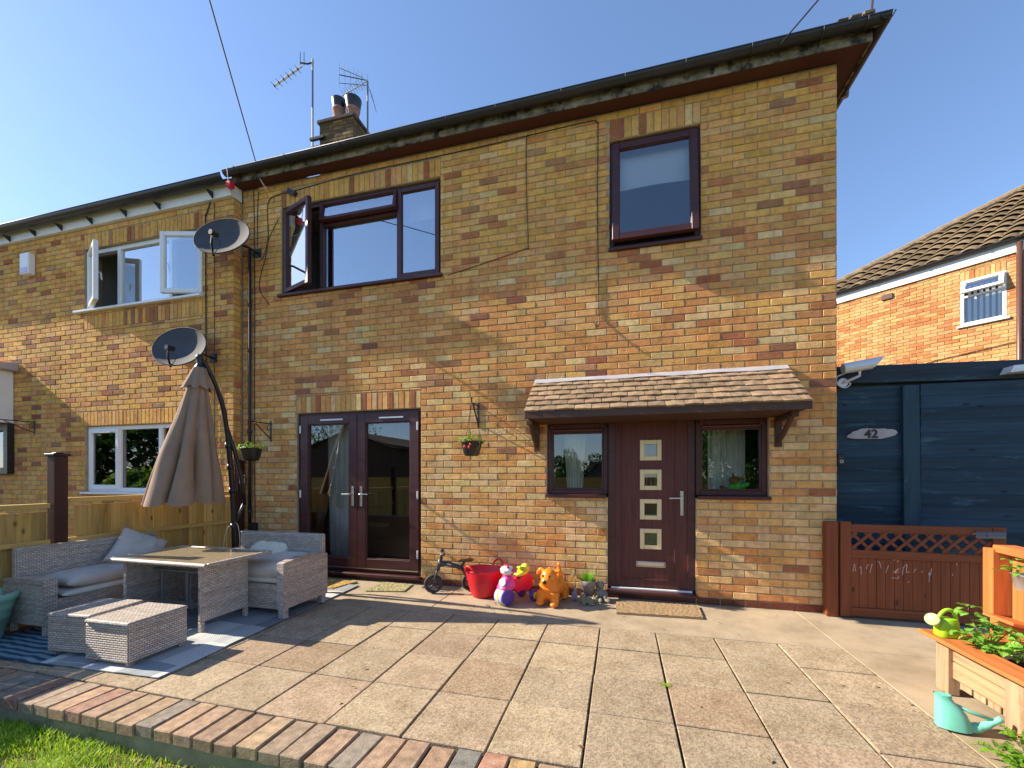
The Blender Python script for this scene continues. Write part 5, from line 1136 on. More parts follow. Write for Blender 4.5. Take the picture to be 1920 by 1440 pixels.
# ------------------------------------------------------------------ rugs, mats
def sheet(name, label, cat, f, nu, nv, mat, th=.006, group=None):
    mb = MB(); mb.grid(f, nu, nv); mb2 = MB(); mb2.grid(lambda u, v: f(u, v)-Vector((0, 0, th)), nu, nv)
    n = len(mb.v); mb.v += mb2.v; mb.f += [tuple(n+i for i in q[::-1]) for q in mb2.f]; mb.uv += mb2.uv; mb.c += mb2.c
    L = [f(i/nu, 0) for i in range(nu+1)]+[f(1, j/nv) for j in range(1, nv+1)]+[f(1-i/nu, 1) for i in range(1, nu+1)]+[f(0, 1-j/nv) for j in range(1, nv+1)]
    for a, b in zip(L[:-1], L[1:]): mb.face([a-Vector((0, 0, th)), b-Vector((0, 0, th)), b, a])
    return tag(obj(name, mb, mat), label, cat, group)
def quadf(p00, p10, p11, p01, z, wav=0, sc_=4):
    p00, p10, p11, p01 = [Vector((*p, z)) for p in (p00, p10, p11, p01)]
    return lambda u, v: (p00*(1-u)*(1-v)+p10*u*(1-v)+p11*u*v+p01*(1-u)*v)+Vector((wav*noise.noise(Vector((u*sc_, v*sc_, 1))), 0, abs(wav)*.35*(noise.noise(Vector((u*sc_*1.5, v*sc_*1.5, 7)))+.6)))
sheet('outdoor_rug', 'pale grey outdoor rug with colour blocks under the wicker table', 'rug', quadf((-3.92, -2.645), (-2.89, -2.60), (-3.02, -.28), (-4.2, -.30), .010, .02, 6), 24, 40, M['rug'])
sheet('outdoor_rug', 'blue rug with wavy stripes under the left end of the sofa', 'rug', quadf((-4.85, -2.68), (-3.78, -2.655), (-3.78, -1.2), (-4.9, -1.2), .009, .008, 4), 16, 20, M['waverug'])
def matm(name, label, quad, mat, z=.02):
    mb = MB(); c = [Vector((*p, 0)) for p in quad]; rr = random.Random(4)
    f = lambda u, v: (c[0]*(1-u)*(1-v)+c[1]*u*(1-v)+c[2]*u*v+c[3]*(1-u)*v)
    mb.grid(lambda u, v: f(u, v)+Vector((0, 0, z+rr.uniform(-.003, .003))), 40, 20)
    for a, b in zip(c, c[1:]+c[:1]): mb.face([a+Vector((0, 0, .001)), b+Vector((0, 0, .001)), b+Vector((0, 0, z)), a+Vector((0, 0, z))])
    return tag(obj(name, mb, mat), label, 'doormat', 'doormats')
matm('door_mat', 'brown coir doormat in front of the front door', [(-.035, -.545), (.735, -.50), (.755, -.12), (-.045, -.155)], M['coir3'])
matm('door_mat', 'golden coir doormat by the left leaf of the french doors', [(-3.75, -.50), (-3.22, -.50), (-3.13, -.15), (-3.72, -.14)], M['coir'])
matm('door_mat', 'thin grey green mat by the right leaf of the french doors', [(-2.80, -.47), (-2.37, -.375), (-2.42, -.075), (-2.83, -.075)], M['coir2'], .012)

# ------------------------------------------------------------------ wicker set
def wbox(mb, a, b, ch=.012, m=None): return mb.box(a, b, ch, m)
def armshape(mb, y0, y1, z0, zf, zb, x0, x1, ax='y', dip=.0):
    """side panel running along y (ax y) or x with a gently sloping curved top, thickness x0..x1"""
    n = 8; top = []
    for i in range(n+1):
        t = i/n; top.append((y0+(y1-y0)*t, zf+(zb-zf)*t+dip*sin(t*pi)))
    poly = [(y0, z0), (y1, z0)]+top[::-1]
    mb.prism(poly, x0, x1, (1, 2, 0) if ax == 'y' else (0, 2, 1)); return mb
WK = M['wicker']
# sofa along the house wall, faces the camera
S1 = thing('wicker_sofa', 'grey wicker sofa with its back to the french doors', 'sofa', (-3.5, -1.2, 0), group='grey wicker sofas')
recalc(obj('arm', armshape(MB(), -1.50, -.915, .10, .52, .515, -3.03, -2.955, 'y', .028), WK, S1))
for y in (-1.485, -.985): obj('leg', MB().box((-3.028, y, .012), (-2.958, y+.05, .1), .003), WK, S1)
obj('backrest', MB().box((-4.04, -.965, .10), (-2.985, -.90, .715), .012), M['wicker_l'], S1); obj('seat', MB().box((-4.04, -1.44, .07), (-3.031, -.966, .30), .012), WK, S1)
recalc(obj('arm', armshape(MB(), -1.50, -.915, .10, .52, .515, -4.115, -4.041, 'y', .028), WK, S1))
for y in (-1.485, -.985): obj('leg', MB().box((-4.112, y, .012), (-4.044, y+.05, .1), .003), WK, S1)
# sofa along the fence, faces right
S2 = thing('wicker_sofa', 'grey wicker sofa with its back to the pale timber fence', 'sofa', (-4.7, -1.8, 0), group='grey wicker sofas')
recalc(obj('arm', armshape(MB(), -5.0, -4.50, .10, .455, .475, -2.335, -2.245, 'x', .012), WK, S2)); recalc(obj('arm', armshape(MB(), -5.0, -4.50, .10, .455, .475, -1.27, -1.19, 'x', .012), WK, S2))
obj('backrest', MB().box((-4.97, -2.30, .10), (-4.90, -1.20, .705), .012), WK, S2); obj('seat', MB().box((-4.90, -2.244, .07), (-4.52, -1.271, .29), .012), WK, S2)
for y in (-2.32, -1.25):
    for x in (-4.98, -4.55): obj('leg', MB().box((x, y, .012), (x+.05, y+.05, .1), .003), WK, S2)
def pillow(name, label, c, sx, sy, th, rot, mat, seed=0, p=4, kind='cushion', grp=None, wr=.012):
    mb = MB(); n = 22; m = Matrix.Translation(c) @ Euler(rot).to_matrix().to_4x4()
    def f(s):
        def g(u, v):
            a, b = u*2-1, v*2-1; e = max(0, (1-abs(a)**p)*(1-abs(b)**p))**.5
            k = 1-.06*(abs(a*b))**2*0
            pin = 1-.07*(1-abs(a))*abs(b)**6-.0
            x = a*sx/2*(1-.06*(1-b*b)*abs(a)**4*0); w_ = wr*noise.noise(Vector((u*4, v*4, seed)))*e+wr*.6*noise.noise(Vector((u*9, v*7, seed+3)))*e
            return m @ Vector((a*sx/2*(1-.05*(1-abs(b)**2)*abs(a)**3), b*sy/2*(1-.05*(1-abs(a)**2)*abs(b)**3), s*(th/2*e+w_) if s > 0 else -(th/2*e)))
        return g
    mb.grid(f(1), n, n); mb.grid(lambda u, v: f(-1)(1-u, v), n, n)
    o = tag(obj(name, mb, mat), label, kind, grp); recalc(o); o.data.polygons.foreach_set('use_smooth', [True]*len(o.data.polygons)); return o
pillow('seat_pad', 'thin off white seat pad under the big cushion of the left sofa', (-4.72, -1.72, .318), .46, 1.0, .06, (0, 0, 0), M['pad'], 1, 10, 'seat pad', None, .003)
pillow('cushion', 'large grey beige cushion lying on the left sofa', (-4.72, -1.70, .405), .44, .98, .13, (0, 0, .02), M['cushion'], 2, 5, 'cushion', 'sofa cushions', .018)
pillow('cushion', 'square grey pillow propped on one corner against the left sofa back', (-4.72, -1.50, .55), .40, .40, .13, (radians(8), radians(68), radians(45)) if False else (0, radians(72), 0), M['cushion'], 3, 3, 'cushion', 'sofa cushions', .016)
pc3 = bpy.data.objects[-1] if False else [o for o in bpy.data.objects if o.get('label', '').startswith('square grey pillow')][0]
mm = Matrix.Translation((-4.74, -1.50, .56)) @ Matrix.Rotation(radians(-18), 4, 'Y') @ Matrix.Rotation(radians(52), 4, 'X') @ Matrix.Translation((4.72, 1.50, -.55)); pc3.data.transform(mm)
pillow('seat_pad', 'thin off white seat pad under the big cushion of the right sofa', (-3.5, -1.21, .33), .93, .44, .06, (0, 0, 0), M['pad'], 4, 10, 'seat pad', None, .003)
pillow('cushion', 'large grey beige cushion lying on the right sofa beside its arm', (-3.38, -1.20, .43), .66, .50, .15, (radians(9), radians(-2), .05), M['cushion'], 5, 5, 'cushion', 'sofa cushions', .016)
pillow('cushion', 'crumpled cream pillow leaning on the right sofa back', (-3.62, -1.02, .50), .46, .34, .11, (radians(40), 0, .05), M['cream'], 6, 4, 'cushion', 'sofa cushions', .022)
T = thing('wicker_table', 'rectangular wicker dining table with mottled top on the patio rug', 'table', (-3.8, -1.66, 0))
TX0, TX1, TY0, TY1, TZ = -4.37, -3.245, -2.005, -1.32, .60
tm = MB()
tm.box((TX0, TY0, TZ-.034), (TX1, TY0+.035, TZ), .008); tm.box((TX0, TY1-.035, TZ-.034), (TX1, TY1, TZ), .008); tm.box((TX0, TY0+.035, TZ-.033), (TX0+.035, TY1-.035, TZ-.001), .008); tm.box((TX1-.035, TY0+.035, TZ-.033), (TX1, TY1-.035, TZ-.001), .008); obj('rim', tm, M['wicker'], T)
xm_ = -3.80
for a, b in ((TX0+.036, xm_-.002), (xm_+.002, TX1-.036)): obj('top_panel', MB().box((a, TY0+.036, TZ-.02), (b, TY1-.036, TZ-.004), .002), M['tabletop'], T)
for x in (-3.395, -4.24):
    obj('side_panel', MB().box((x, -1.945, .10), (x+.04, -1.49, TZ-.035), .008), WK, T)
    for y in (-1.943, -1.525): obj('leg', MB().box((x+.002, y, .012), (x+.036, y+.035, .10), .003), WK, T)
obj('stretcher', MB().box((-4.2, -1.73, .15), (-3.396, -1.71, .17), .002).box((-4.2, -1.73, .44), (-3.396, -1.71, .46), .002).box((-3.80, -1.729, .17), (-3.78, -1.711, .44), .002).box((-4.1, -1.729, .17), (-4.085, -1.711, .44), .002), M['frame_grey'], T)
def ottoman(label, x0, x1, y0, y1, rz, h=.318):
    t = thing('wicker_ottoman', label, 'ottoman', ((x0+x1)/2, (y0+y1)/2, 0), rz, group='wicker ottomans'); a, b = (x1-x0)/2, (y1-y0)/2
    obj('body', MB().box((-a, -b, .04), (a, b, h-.028), .008), WK, t, local=True); obj('lid', MB().box((-a-.006, -b-.006, h-.027), (a+.006, b+.006, h), .010), M['wicker_l'], t, local=True)
    for sx in (-1, 1):
        for sy in (-1, 1): obj('foot', MB().box((sx*(a-.035)-.016, sy*(b-.035)-.016, .012), (sx*(a-.035)+.016, sy*(b-.035)+.016, .04)), WK, t, local=True)
ottoman('wicker ottoman nearest the lawn, half in sun', -3.615, -3.225, -2.565, -2.155, radians(2))
ottoman('wicker ottoman tucked between the left sofa and the sunlit ottoman', -4.06, -3.69, -2.53, -2.15, radians(6))
gpot = thing('plant_pot', 'large sage green plastic pot cut off by the left edge', 'plant pot', (-4.93, -2.55, 0)); obj('pot', MB().lathe([(.001, .01), (.17, .01), (.175, .03), (.195, .12), (.2, .125), (.2, .135), (.225, .25), (.23, .255), (.232, .268), (.245, .32), (.258, .325), (.262, .35), (.258, .375), (.248, .378), (.24, .36), (.20, .12), (.001, .10)], 36, Matrix.Translation((-4.93, -2.55, 0))), M['potgreen'], gpot, True)

# ------------------------------------------------------------------ parasol
U_ = thing('parasol', 'closed taupe cantilever parasol on a bent black pole behind the table', 'parasol', (-4.41, -.68, 0))
axT, axB = Vector((-4.285, -1.22, 2.445)), Vector((-4.455, -1.25, 1.04))
def cone(t, a, r, wave, nf, ph=0): # t 0 top .. 1 bottom
    ax = axT+(axB-axT)*t; k = 1+wave*cos(a*nf+ph)
    return ax+Vector((r*k*cos(a), r*k*sin(a), 0))
mb = MB(); nA = 128; nT = 26
def canopy(u, v):
    a = 2*pi*u; t = v; r = .055+.255*t**1.02; w_ = abs(cos(4*a+.3+.45*sin(2*a)+.12*sin(t*4)))**.62; k = 1+(.12+.40*min(1, t*1.6))*(w_-.66)
    p = axT+(axB-axT)*t+Vector((r*k*cos(a+.12*sin(5*a+t*3)*t), r*k*sin(a+.12*sin(5*a+t*3)*t), -.05*(w_-.5)*t**6))
    p += Vector((cos(a), sin(a), 0))*.015*noise.noise(Vector((cos(a)*3, sin(a)*3, t*3))); return p
mb.grid(canopy, nA, nT); o = obj('canopy', mb, M['parasol'], U_); soft(o, 75)
mb = MB()
def flounce(u, v):
    a = 2*pi*u; t = -.005+.155*v; r = .055+.075*v; return cone(t, a, r, .06+.10*v, 8, .4)+Vector((0, 0, -.018*cos(a*8+.4)*v))
mb.grid(flounce, 96, 6); soft(obj('top_flounce', mb, M['parasol'], U_), 75)
obj('finial', MB().lathe([(.001, 2.60), (.02, 2.595), (.036, 2.57), (.036, 2.54), (.026, 2.53), (.034, 2.52), (.026, 2.50), (.03, 2.49), (.05, 2.455), (.055, 2.44)][::-1], 16, Matrix.Translation((axT.x, axT.y, 0))), M['black'], U_, True)
pole = smoothpath([(-4.41, -.68, 0), (-4.37, -.74, .6), (-4.325, -.80, 1.08), (-4.285, -.88, 1.6), (-4.262, -.94, 1.9), (-4.248, -1.0, 2.12), (-4.25, -1.10, 2.36), (-4.275, -1.18, 2.52), (-4.285, -1.22, 2.545)], 4)
obj('pole', MB().tube(pole, [.029]*14+[.025]*8+[.022]*(len(pole)-22), 12), M['black'], U_, True)
obj('strut', MB().tube([(-4.262, -.70, .98), (-4.245, -.76, 1.30), (-4.252, -.84, 1.6), (-4.272, -.92, 1.86)], .021, 10), M['black'], U_, True)
obj('crank', MB().tube([(-4.262, -.70, 1.02), (-4.30, -.73, .88), (-4.34, -.76, .76)], .016, 8).tube([(-4.345, -.75, .74), (-4.345, -.80, .74)], .026, 10), M['darkgrey'], U_, True)
for z, p in ((1.42, (-4.30, -.85)), (1.15, (-4.32, -.81)), (1.66, (-4.283, -.89))): obj('collar', MB().tube([(p[0], p[1], z-.03), (p[0], p[1], z+.03)], .034, 10), M['black'], U_, True)
obj('cord', MB().tube(smoothpath([(-4.345, -.78, .76), (-4.41, -.80, .70), (-4.43, -.82, .52), (-4.42, -.80, .40)], 4), .0035, 6).tube(smoothpath([(-4.34, -.76, .78), (-4.27, -.78, .74), (-4.245, -.78, .58), (-4.29, -.76, .42)], 4), .0035, 6), M['cream'], U_, True)
obj('base', MB().box((-4.75, -.72, .012), (-4.07, -.64, .05), .004).box((-4.45, -.86, .013), (-4.37, -.50, .049), .004), M['black'], U_)

# ------------------------------------------------------------------ hanging baskets
LS = leafmesh(.050, .022, 'leaf', M['leaf'])
def basket(label, x, y, ztop, hookz, r, seed, berries):
    t = thing('hanging_basket', label, 'hanging basket', (x, y, ztop), group='hanging baskets')
    prof = [(.001, ztop-.15), (r*.62, ztop-.15), (r*.74, ztop-.13), (r*.95, ztop-.03), (r, ztop), (r*1.03, ztop+.004), (r*1.03, ztop+.012), (r*.96, ztop+.012), (r*.9, ztop-.02), (.001, ztop-.02)]
    obj('pot', MB().lathe(prof, 24, Matrix.Translation((x, y, 0))), M['black'], t, True)
    m = MB()
    for k in range(3):
        a = 2*pi*k/3+.5; m.tube([(x+r*cos(a), y+r*sin(a), ztop), (x, y, hookz)], .003, 4)
    obj('hanger', m, M['blackm'], t); rr = random.Random(seed)
    for k in range(70):
        a = rr.uniform(0, 2*pi); q = rr.uniform(.0, 1.15)**.6*r*1.08; z = ztop+rr.uniform(.0, .085)*(1.2-q/r*.6)
        s_ = rr.uniform(.55, .95); inst('leaf', LS, t, (x+q*cos(a), y+q*sin(a), z), (rr.uniform(-.6, .6), rr.uniform(-.2, .6), a+rr.uniform(-.7, .7)), None, True, (s_,)*3)
    if berries:
        for (dx, dz) in ((-.035, -.055), (.015, -.06), (.03, -.03)): obj('strawberry', MB().ell((x+dx, y-r*1.05, ztop+dz), (.014, .014, .018)), M['berry'], t, True)
        m = MB()
        for k in range(7):
            a = rr.uniform(-.6, .6); m.tube(bez((x+r*.8*cos(a), y-r*.5, ztop), (x+r*1.2, y-r*.7, ztop+.02), (x+r*1.1, y-r*.8, ztop-.06), (x+r*rr.uniform(.6, 1.0), y-r, ztop-rr.uniform(.08, .15)), 6), .002, 4)
        obj('runner', m, M['stem'], t)
    return t
wbracket('wall_bracket', 'iron bracket holding the basket left of the french doors', -4.582, 2.02, 0, .335, .24)
basket('black hanging basket of strawberry leaves left of the french doors', -4.582, -.315, 1.66, 2.04, .128, 11, False)
wbracket('wall_bracket', 'iron bracket holding the basket between the french doors and the porch', -1.61, 2.135, 0, .235, .25)
basket('black hanging basket with red strawberries between the doors and the porch', -1.61, -.235, 1.69, 2.155, .118, 12, True)

# ------------------------------------------------------------------ toys and ornaments along the wall
def remeshed(o, vox=.006, sm=6):
    md = o.modifiers.new('remesh', 'REMESH'); md.mode = 'VOXEL'; md.voxel_size = vox; md.use_smooth_shade = True
    s = o.modifiers.new('smooth', 'SMOOTH'); s.factor = .6; s.iterations = sm; return o
BK = thing('balance_bike', 'small black balance bike leaning against the wall by the red tub', 'balance bike', (-2.03, -.33, 0), radians(27))
def wheel(cx, nm):
    o = bpy.data.objects.new('wheel', None); COL.objects.link(o); o.parent = BK; ORI[o] = ORI[BK]
    c = Vector((cx, 0, .105)); obj('tyre', MB().tube([c+Vector((.088*cos(2*pi*k/28), 0, .088*sin(2*pi*k/28))) for k in range(28)], .018, 8, True), M['tyre'], o, True, True)
    m = MB().tube([c+Vector((.071*cos(2*pi*k/28), 0, .071*sin(2*pi*k/28))) for k in range(28)], .006, 6, True)
    for k in range(5): a = 2*pi*k/5+.3; m.tube([c, c+Vector((.07*cos(a), 0, .07*sin(a)))], [.012, .006], 6)
    m.tube([c-Vector((0, .024, 0)), c+Vector((0, .024, 0))], .016, 10); obj('rim', m, M['darkgrey'], o, True, True)
wheel(0, 'f'); wheel(.42, 'r')
obj('fork', MB().tube([(0, -.028, .105), (.012, -.028, .17), (.035, -.02, .235), (.05, 0, .27)], .011, 8).tube([(0, .028, .105), (.012, .028, .17), (.035, .02, .235), (.05, 0, .27)], .011, 8).tube([(.045, 0, .25), (.085, 0, .40)], .022, 10).tube([(.082, 0, .39), (.095, 0, .445)], .016, 10), M['darkgrey'], BK, True, True)
obj('frame', MB().tube(smoothpath([(.065, 0, .325), (.15, 0, .325), (.26, 0, .29), (.33, 0, .25), (.36, 0, .19), (.42, -.02, .105)], 4), [.030]*6+[.026]*6+[.02]*9, 10).tube([(.34, 0, .25), (.36, .02, .19), (.42, .026, .105)], .014, 8).tube([(.31, 0, .27), (.345, 0, .335)], .014, 8), M['darkgrey'], BK, True, True)
obj('handlebar', MB().tube([(.10, -.13, .455), (.095, -.05, .445), (.095, .05, .445), (.10, .13, .455)], .010, 8), M['black'], BK, True, True)
for s in (-1, 1): obj('grip', MB().tube([(.10, s*.09, .451), (.103, s*.145, .456)], [.017, .019], 10), M['leather'], BK, True, True)
obj('saddle', MB().ell((.36, 0, .352), (.085, .042, .016)).ell((.41, 0, .356), (.045, .055, .018)), M['leather'], BK, True, True)
lg = MB()
for k in range(4): lg.box((.150+.012*k, -.0305, .318-.003*k), (.158+.012*k, -.0295, .334-.003*k))
obj('logo', lg, M['alu'], BK, local=True)
TB = thing('tub', 'red flexible rubber tub standing beside the balance bike', 'tub', (-1.45, -.27, 0))
TBm = Matrix.Translation((-1.45, -.27, 0))
prof = [(.001, .006), (.13, .006), (.142, .02)]
for k in range(12): prof += [(.145+.0052*k, .03+.02*k), (.147+.0052*k, .04+.02*k)]
prof += [(.212, .285), (.218, .29), (.216, .296), (.208, .29), (.17, .12), (.14, .03), (.001, .02)]
obj('tub_body', MB().lathe(prof, 40, TBm, wob=lambda a, z: 1+.05*cos(2*a+.6)*z/.3), M['red'], TB, True)
for (a, hgt) in ((radians(-118), .07), (radians(62), .085)):
    c = Vector((-1.45+.205*cos(a), -.27+.205*sin(a), .285)); tn = Vector((-sin(a), cos(a), 0)); ot = Vector((cos(a), sin(a), 0))*.02
    obj('handle', MB().tube(smoothpath([c-tn*.075, c-tn*.06+ot+Vector((0, 0, hgt*.6)), c+ot*1.5+Vector((0, 0, hgt)), c+tn*.06+ot+Vector((0, 0, hgt*.6)), c+tn*.075], 5), .011, 8), M['red'], TB, True)
TR = thing('toy_trike', 'pink toy trike with a chunky purple front wheel between tub and orange dog', 'toy trike', (-1.15, -.53, 0), radians(55))
# local x points backwards, front wheel at origin
Rx = Matrix.Rotation(pi/2, 4, 'X')
def wl(c, r, wd, mat, nm='wheel', hub=None):
    m = Matrix.Translation(c) @ Rx; obj(nm, MB().lathe([(.001, -wd/2), (r*.8, -wd/2), (r*.97, -wd/2+.008), (r, -wd/2+.02), (r, wd/2-.02), (r*.97, wd/2-.008), (r*.8, wd/2), (.001, wd/2)], 28, m), mat, TR, True, True)
wl((0, 0, .088), .088, .13, M['lilac']); obj('tyre_stripe', MB().lathe([(.0885, -.012), (.0905, -.008), (.0905, .008), (.0885, .012)], 28, Matrix.Translation((0, 0, .088)) @ Rx), M['lime'], TR, True, True)
for s in (-1, 1): obj('hub_cap', MB().lathe([(.081, 0), (.078, .006), (.06, .004), (.02, .008), (.001, .008)], 26, Matrix.Translation((0, s*.065, .088)) @ Matrix.Rotation(-s*pi/2, 4, 'X')), M['purple'], TR, True, True)
for s in (-1, 1): wl((.33, s*.10, .06), .06, .05, M['purple']); obj('hub_cap', MB().lathe([(.04, 0), (.03, .008), (.001, .01)], 20, Matrix.Translation((.33, s*.126, .06)) @ Matrix.Rotation(-s*pi/2, 4, 'X')), M['yellow'], TR, True, True)
mb = MB(); rbox(mb, [(.03, 0, .165, .085, .085), (.03, 0, .175, .09, .088), (.04, 0, .23, .072, .07), (.05, 0, .28, .05, .048), (.055, 0, .30, .03, .03)], 22, 3); soft(obj('fork_shield', mb, M['pink'], TR, local=True), 50)
obj('emblem', MB().lathe([(.04, -.002), (.042, .004), (.036, .008), (.001, .008)], 22, Matrix.Translation((-.035, -.02, .235)) @ Vector((-.9, -.25, .33)).normalized().to_track_quat('Z', 'Y').to_matrix().to_4x4()), M['white_toy'], TR, True, True)
mb = MB(); rbox(mb, [(.04, 0, .30, .03, .035), (.03, 0, .32, .05, .062), (.03, 0, .355, .055, .07), (.045, 0, .38, .04, .06), (.05, 0, .388, .02, .04)], 22, 2.4); soft(obj('handlebar_head', mb, M['white_toy'], TR, local=True), 50)
for s in (-1, 1): obj('grip', MB().tube([(.05, s*.05, .355), (.065, s*.115, .345)], .014, 10), M['yellow'] if s > 0 else M['pink'], TR, True, True)
obj('head_band', MB().tube([(.0, -.06, .388), (.03, -.02, .395), (.05, .05, .388)], .012, 8), M['redpink'], TR, True, True)
mb = MB(); mb.prism([(.08, .17), (.14, .10), (.20, .12), (.30, .10), (.36, .15), (.35, .25), (.28, .30), (.16, .245), (.10, .24)], -.055, .055, (0, 2, 1)); o = recalc(obj('body', mb, M['redpink'], TR, local=True)); bv = o.modifiers.new('bevel', 'BEVEL'); bv.width = .014; bv.segments = 3
obj('seat', MB().ell((.235, 0, .295), (.095, .065, .032), Euler((0, -.25, 0))), M['yellow'], TR, True, True); obj('backrest', MB().ell((.29, 0, .335), (.045, .055, .05)), M['yellow'], TR, True, True); obj('clip', MB().box((.19, -.03, .335), (.27, .03, .36), .008), M['lime'], TR, local=True)
# inflatable dog
DG = thing('toy_dog', 'orange rubber hopper toy shaped like a dog with a black nose', 'toy dog', (-.70, -.40, 0), radians(-10))
# local: faces -y
b = MB(); b.ell((0, .15, .165), (.112, .165, .112)); b.ell((0, .0, .17), (.108, .11, .13)); b.ell((0, -.03, .285), (.086, .085, .088)); b.ell((0, -.095, .255), (.060, .066, .052)); b.ell((0, .02, .215), (.085, .085, .075))
for (x, y) in ((-.075, -.06), (.075, -.06), (-.082, .25), (.082, .25)):
    b.tube([(x*.8, y+.01, .14), (x, y, .06), (x, y-.005, .032)], [.056, .046, .042], 12); b.ell((x, y-.022, .030), (.044, .056, .030))
for s_ in (-1, 1): b.tube([(s_*.062, -.005, .345), (s_*.098, .0, .350), (s_*.128, .005, .318), (s_*.136, .0, .288)], [.020, .027, .022, .010], 8)
b.tube(smoothpath([(0, .28, .22), (.0, .32, .27), (.0, .30, .345), (0, .285, .36)], 3), .020, 8); b.ell((-.0, -.0, .368), (.014, .014, .022))
remeshed(obj('body', b, M['orange_toy'], DG, local=True), .0075, 5)
obj('nose', MB().ell((0, -.160, .262), (.023, .018, .020)), M['black'], DG, True, True)
for s in (-1, 1): obj('eye', MB().ell((s*.036, -.108, .312), (.010, .008, .013)), M['black'], DG, True, True)
obj('collar_crease', MB().tube(smoothpath([(-.09, -.07, .215), (-.04, -.105, .19), (.02, -.110, .175), (.06, -.10, .165)], 4), .004, 6), M['orange_toy'], DG, True, True)
# plant pot with grassy plant
PP = thing('plant_pot', 'grey clay pot of tufty green plant left of the front door', 'plant pot', (-.335, -.14, .02)); px, py = -.335, -.14
obj('pot', MB().lathe([(.001, .03), (.058, .03), (.074, .15), (.08, .155), (.086, .205), (.08, .21), (.074, .2), (.001, .19)], 24, Matrix.Translation((px, py, 0))), M['greypot'], PP, True); obj('pebble_foot', MB().lathe([(.06, .0), (.062, .03), (.001, .03)], 16, Matrix.Translation((px, py, 0))), M['stone'], PP, True)
rr = random.Random(21); mb = MB(); dr = MB()
for k in range(420):
    a = rr.uniform(0, 2*pi); q = rr.uniform(0, .06); b0 = Vector((px+q*cos(a), py+q*sin(a), .195)); l = rr.uniform(.05, .125); ln = rr.uniform(.1, .8); t_ = b0+Vector((cos(a)*l*ln, sin(a)*l*ln, l)); s = Vector((-sin(a), cos(a), 0))*.0022; mb.face([b0-s, b0+s, t_])
for k in range(16):
    a = rr.uniform(2.2, 4.0); b0 = Vector((px-.05, py-.02, .2)); l = rr.uniform(.08, .17); p1 = b0+Vector((cos(a)*l*.6, sin(a)*l*.3-.02, rr.uniform(.02, .13))); p2 = b0+Vector((cos(a)*l, sin(a)*l*.4-.04, rr.uniform(-.12, .1))); dr.tube([b0, p1, p2], .0018, 4)
obj('foliage', mb, M['leaf2'], PP, kind='stuff'); obj('dry_stalk', dr, M['straw'], PP)
# stone ornaments
def figure(name, label, loc, rz, parts, mat, vox=.006):
    t = thing(name, label, 'ornament', loc, rz, group='stone garden ornaments'); b = MB()
    for p in parts: b.ell(p[0], p[1], Euler(p[2]) if len(p) > 2 else None, 12)
    remeshed(obj('body', b, mat, t, local=True), vox, 3); return t
figure('stone_ornament', 'mossy stone cat lying in front of the grey plant pot', (-.315, -.29, 0), radians(8), [((0, 0, .035), (.085, .045, .04)), ((-.06, 0, .05), (.035, .045, .05)), ((-.055, -.02, .085), (.028, .03, .035)), ((.065, -.02, .055), (.035, .034, .036)), ((.05, -.03, .09), (.010, .01, .014)), ((.085, -.03, .09), (.010, .01, .014)), ((.07, -.052, .048), (.016, .014, .012)), ((-.05, -.055, .015), (.022, .035, .016)), ((.03, -.055, .012), (.04, .02, .014))], M['stone'])
figure('stone_ornament', 'grey stone figure sitting against the wall beside the front door step', (-.20, -.13, 0), radians(10), [((0, 0, .06), (.05, .05, .065)), ((-.005, .0, .165), (.044, .042, .048)), ((-.005, .0, .125), (.03, .03, .03)), ((.03, -.05, .055), (.028, .045, .028), (0, 0, .3)), ((.055, -.09, .025), (.024, .045, .022), (0, 0, .5)), ((-.015, -.085, .022), (.024, .045, .022)), ((.04, -.03, .085), (.02, .04, .018), (.5, 0, .2)), ((-.045, -.02, .085), (.018, .035, .02), (.4, 0, 0))], M['stone2'])
figure('stone_ornament', 'small lilac painted ornament between the orange dog and the pot', (-.465, -.20, 0), 0, [((0, 0, .05), (.03, .026, .052)), ((.004, 0, .105), (.02, .02, .028)), ((-.006, -.002, .13), (.012, .014, .022)), ((-.016, -.02, .03), (.014, .014, .03)), ((.018, -.02, .03), (.014, .014, .03)), ((-.028, 0, .06), (.010, .012, .03))], M['lilacstone'], .005)
# teddy in the window
TD = thing('teddy_bear', 'brown plush toy in a neon green top lying behind the right door window', 'teddy', (1.16, .2, 1.13)); b = MB(); b.ell((1.17, .17, 1.195), (.085, .05, .045), Euler((0, -.2, 0))); b.ell((1.25, .16, 1.22), (.05, .035, .028), Euler((0, -.4, 0))); remeshed(obj('jumper', b, M['neon'], TD), .007, 3)
b = MB(); b.ell((1.16, .20, 1.27), (.05, .045, .045)); b.ell((1.15, .19, 1.325), (.014, .014, .035), Euler((0, -.5, 0))); b.ell((1.23, .2, 1.29), (.03, .03, .02)); b.ell((1.05, .17, 1.19), (.045, .022, .02), Euler((0, .5, 0))); remeshed(obj('head', b, M['fur'], TD), .007, 2)
# windowsill board inside so the toy rests on something
obj('window_board', MB().box((-.79, .232, 1.06), (-.14, .40, 1.084)).box((.77, .12, 1.06), (1.42, .40, 1.145)), M['white_pvc'], H)

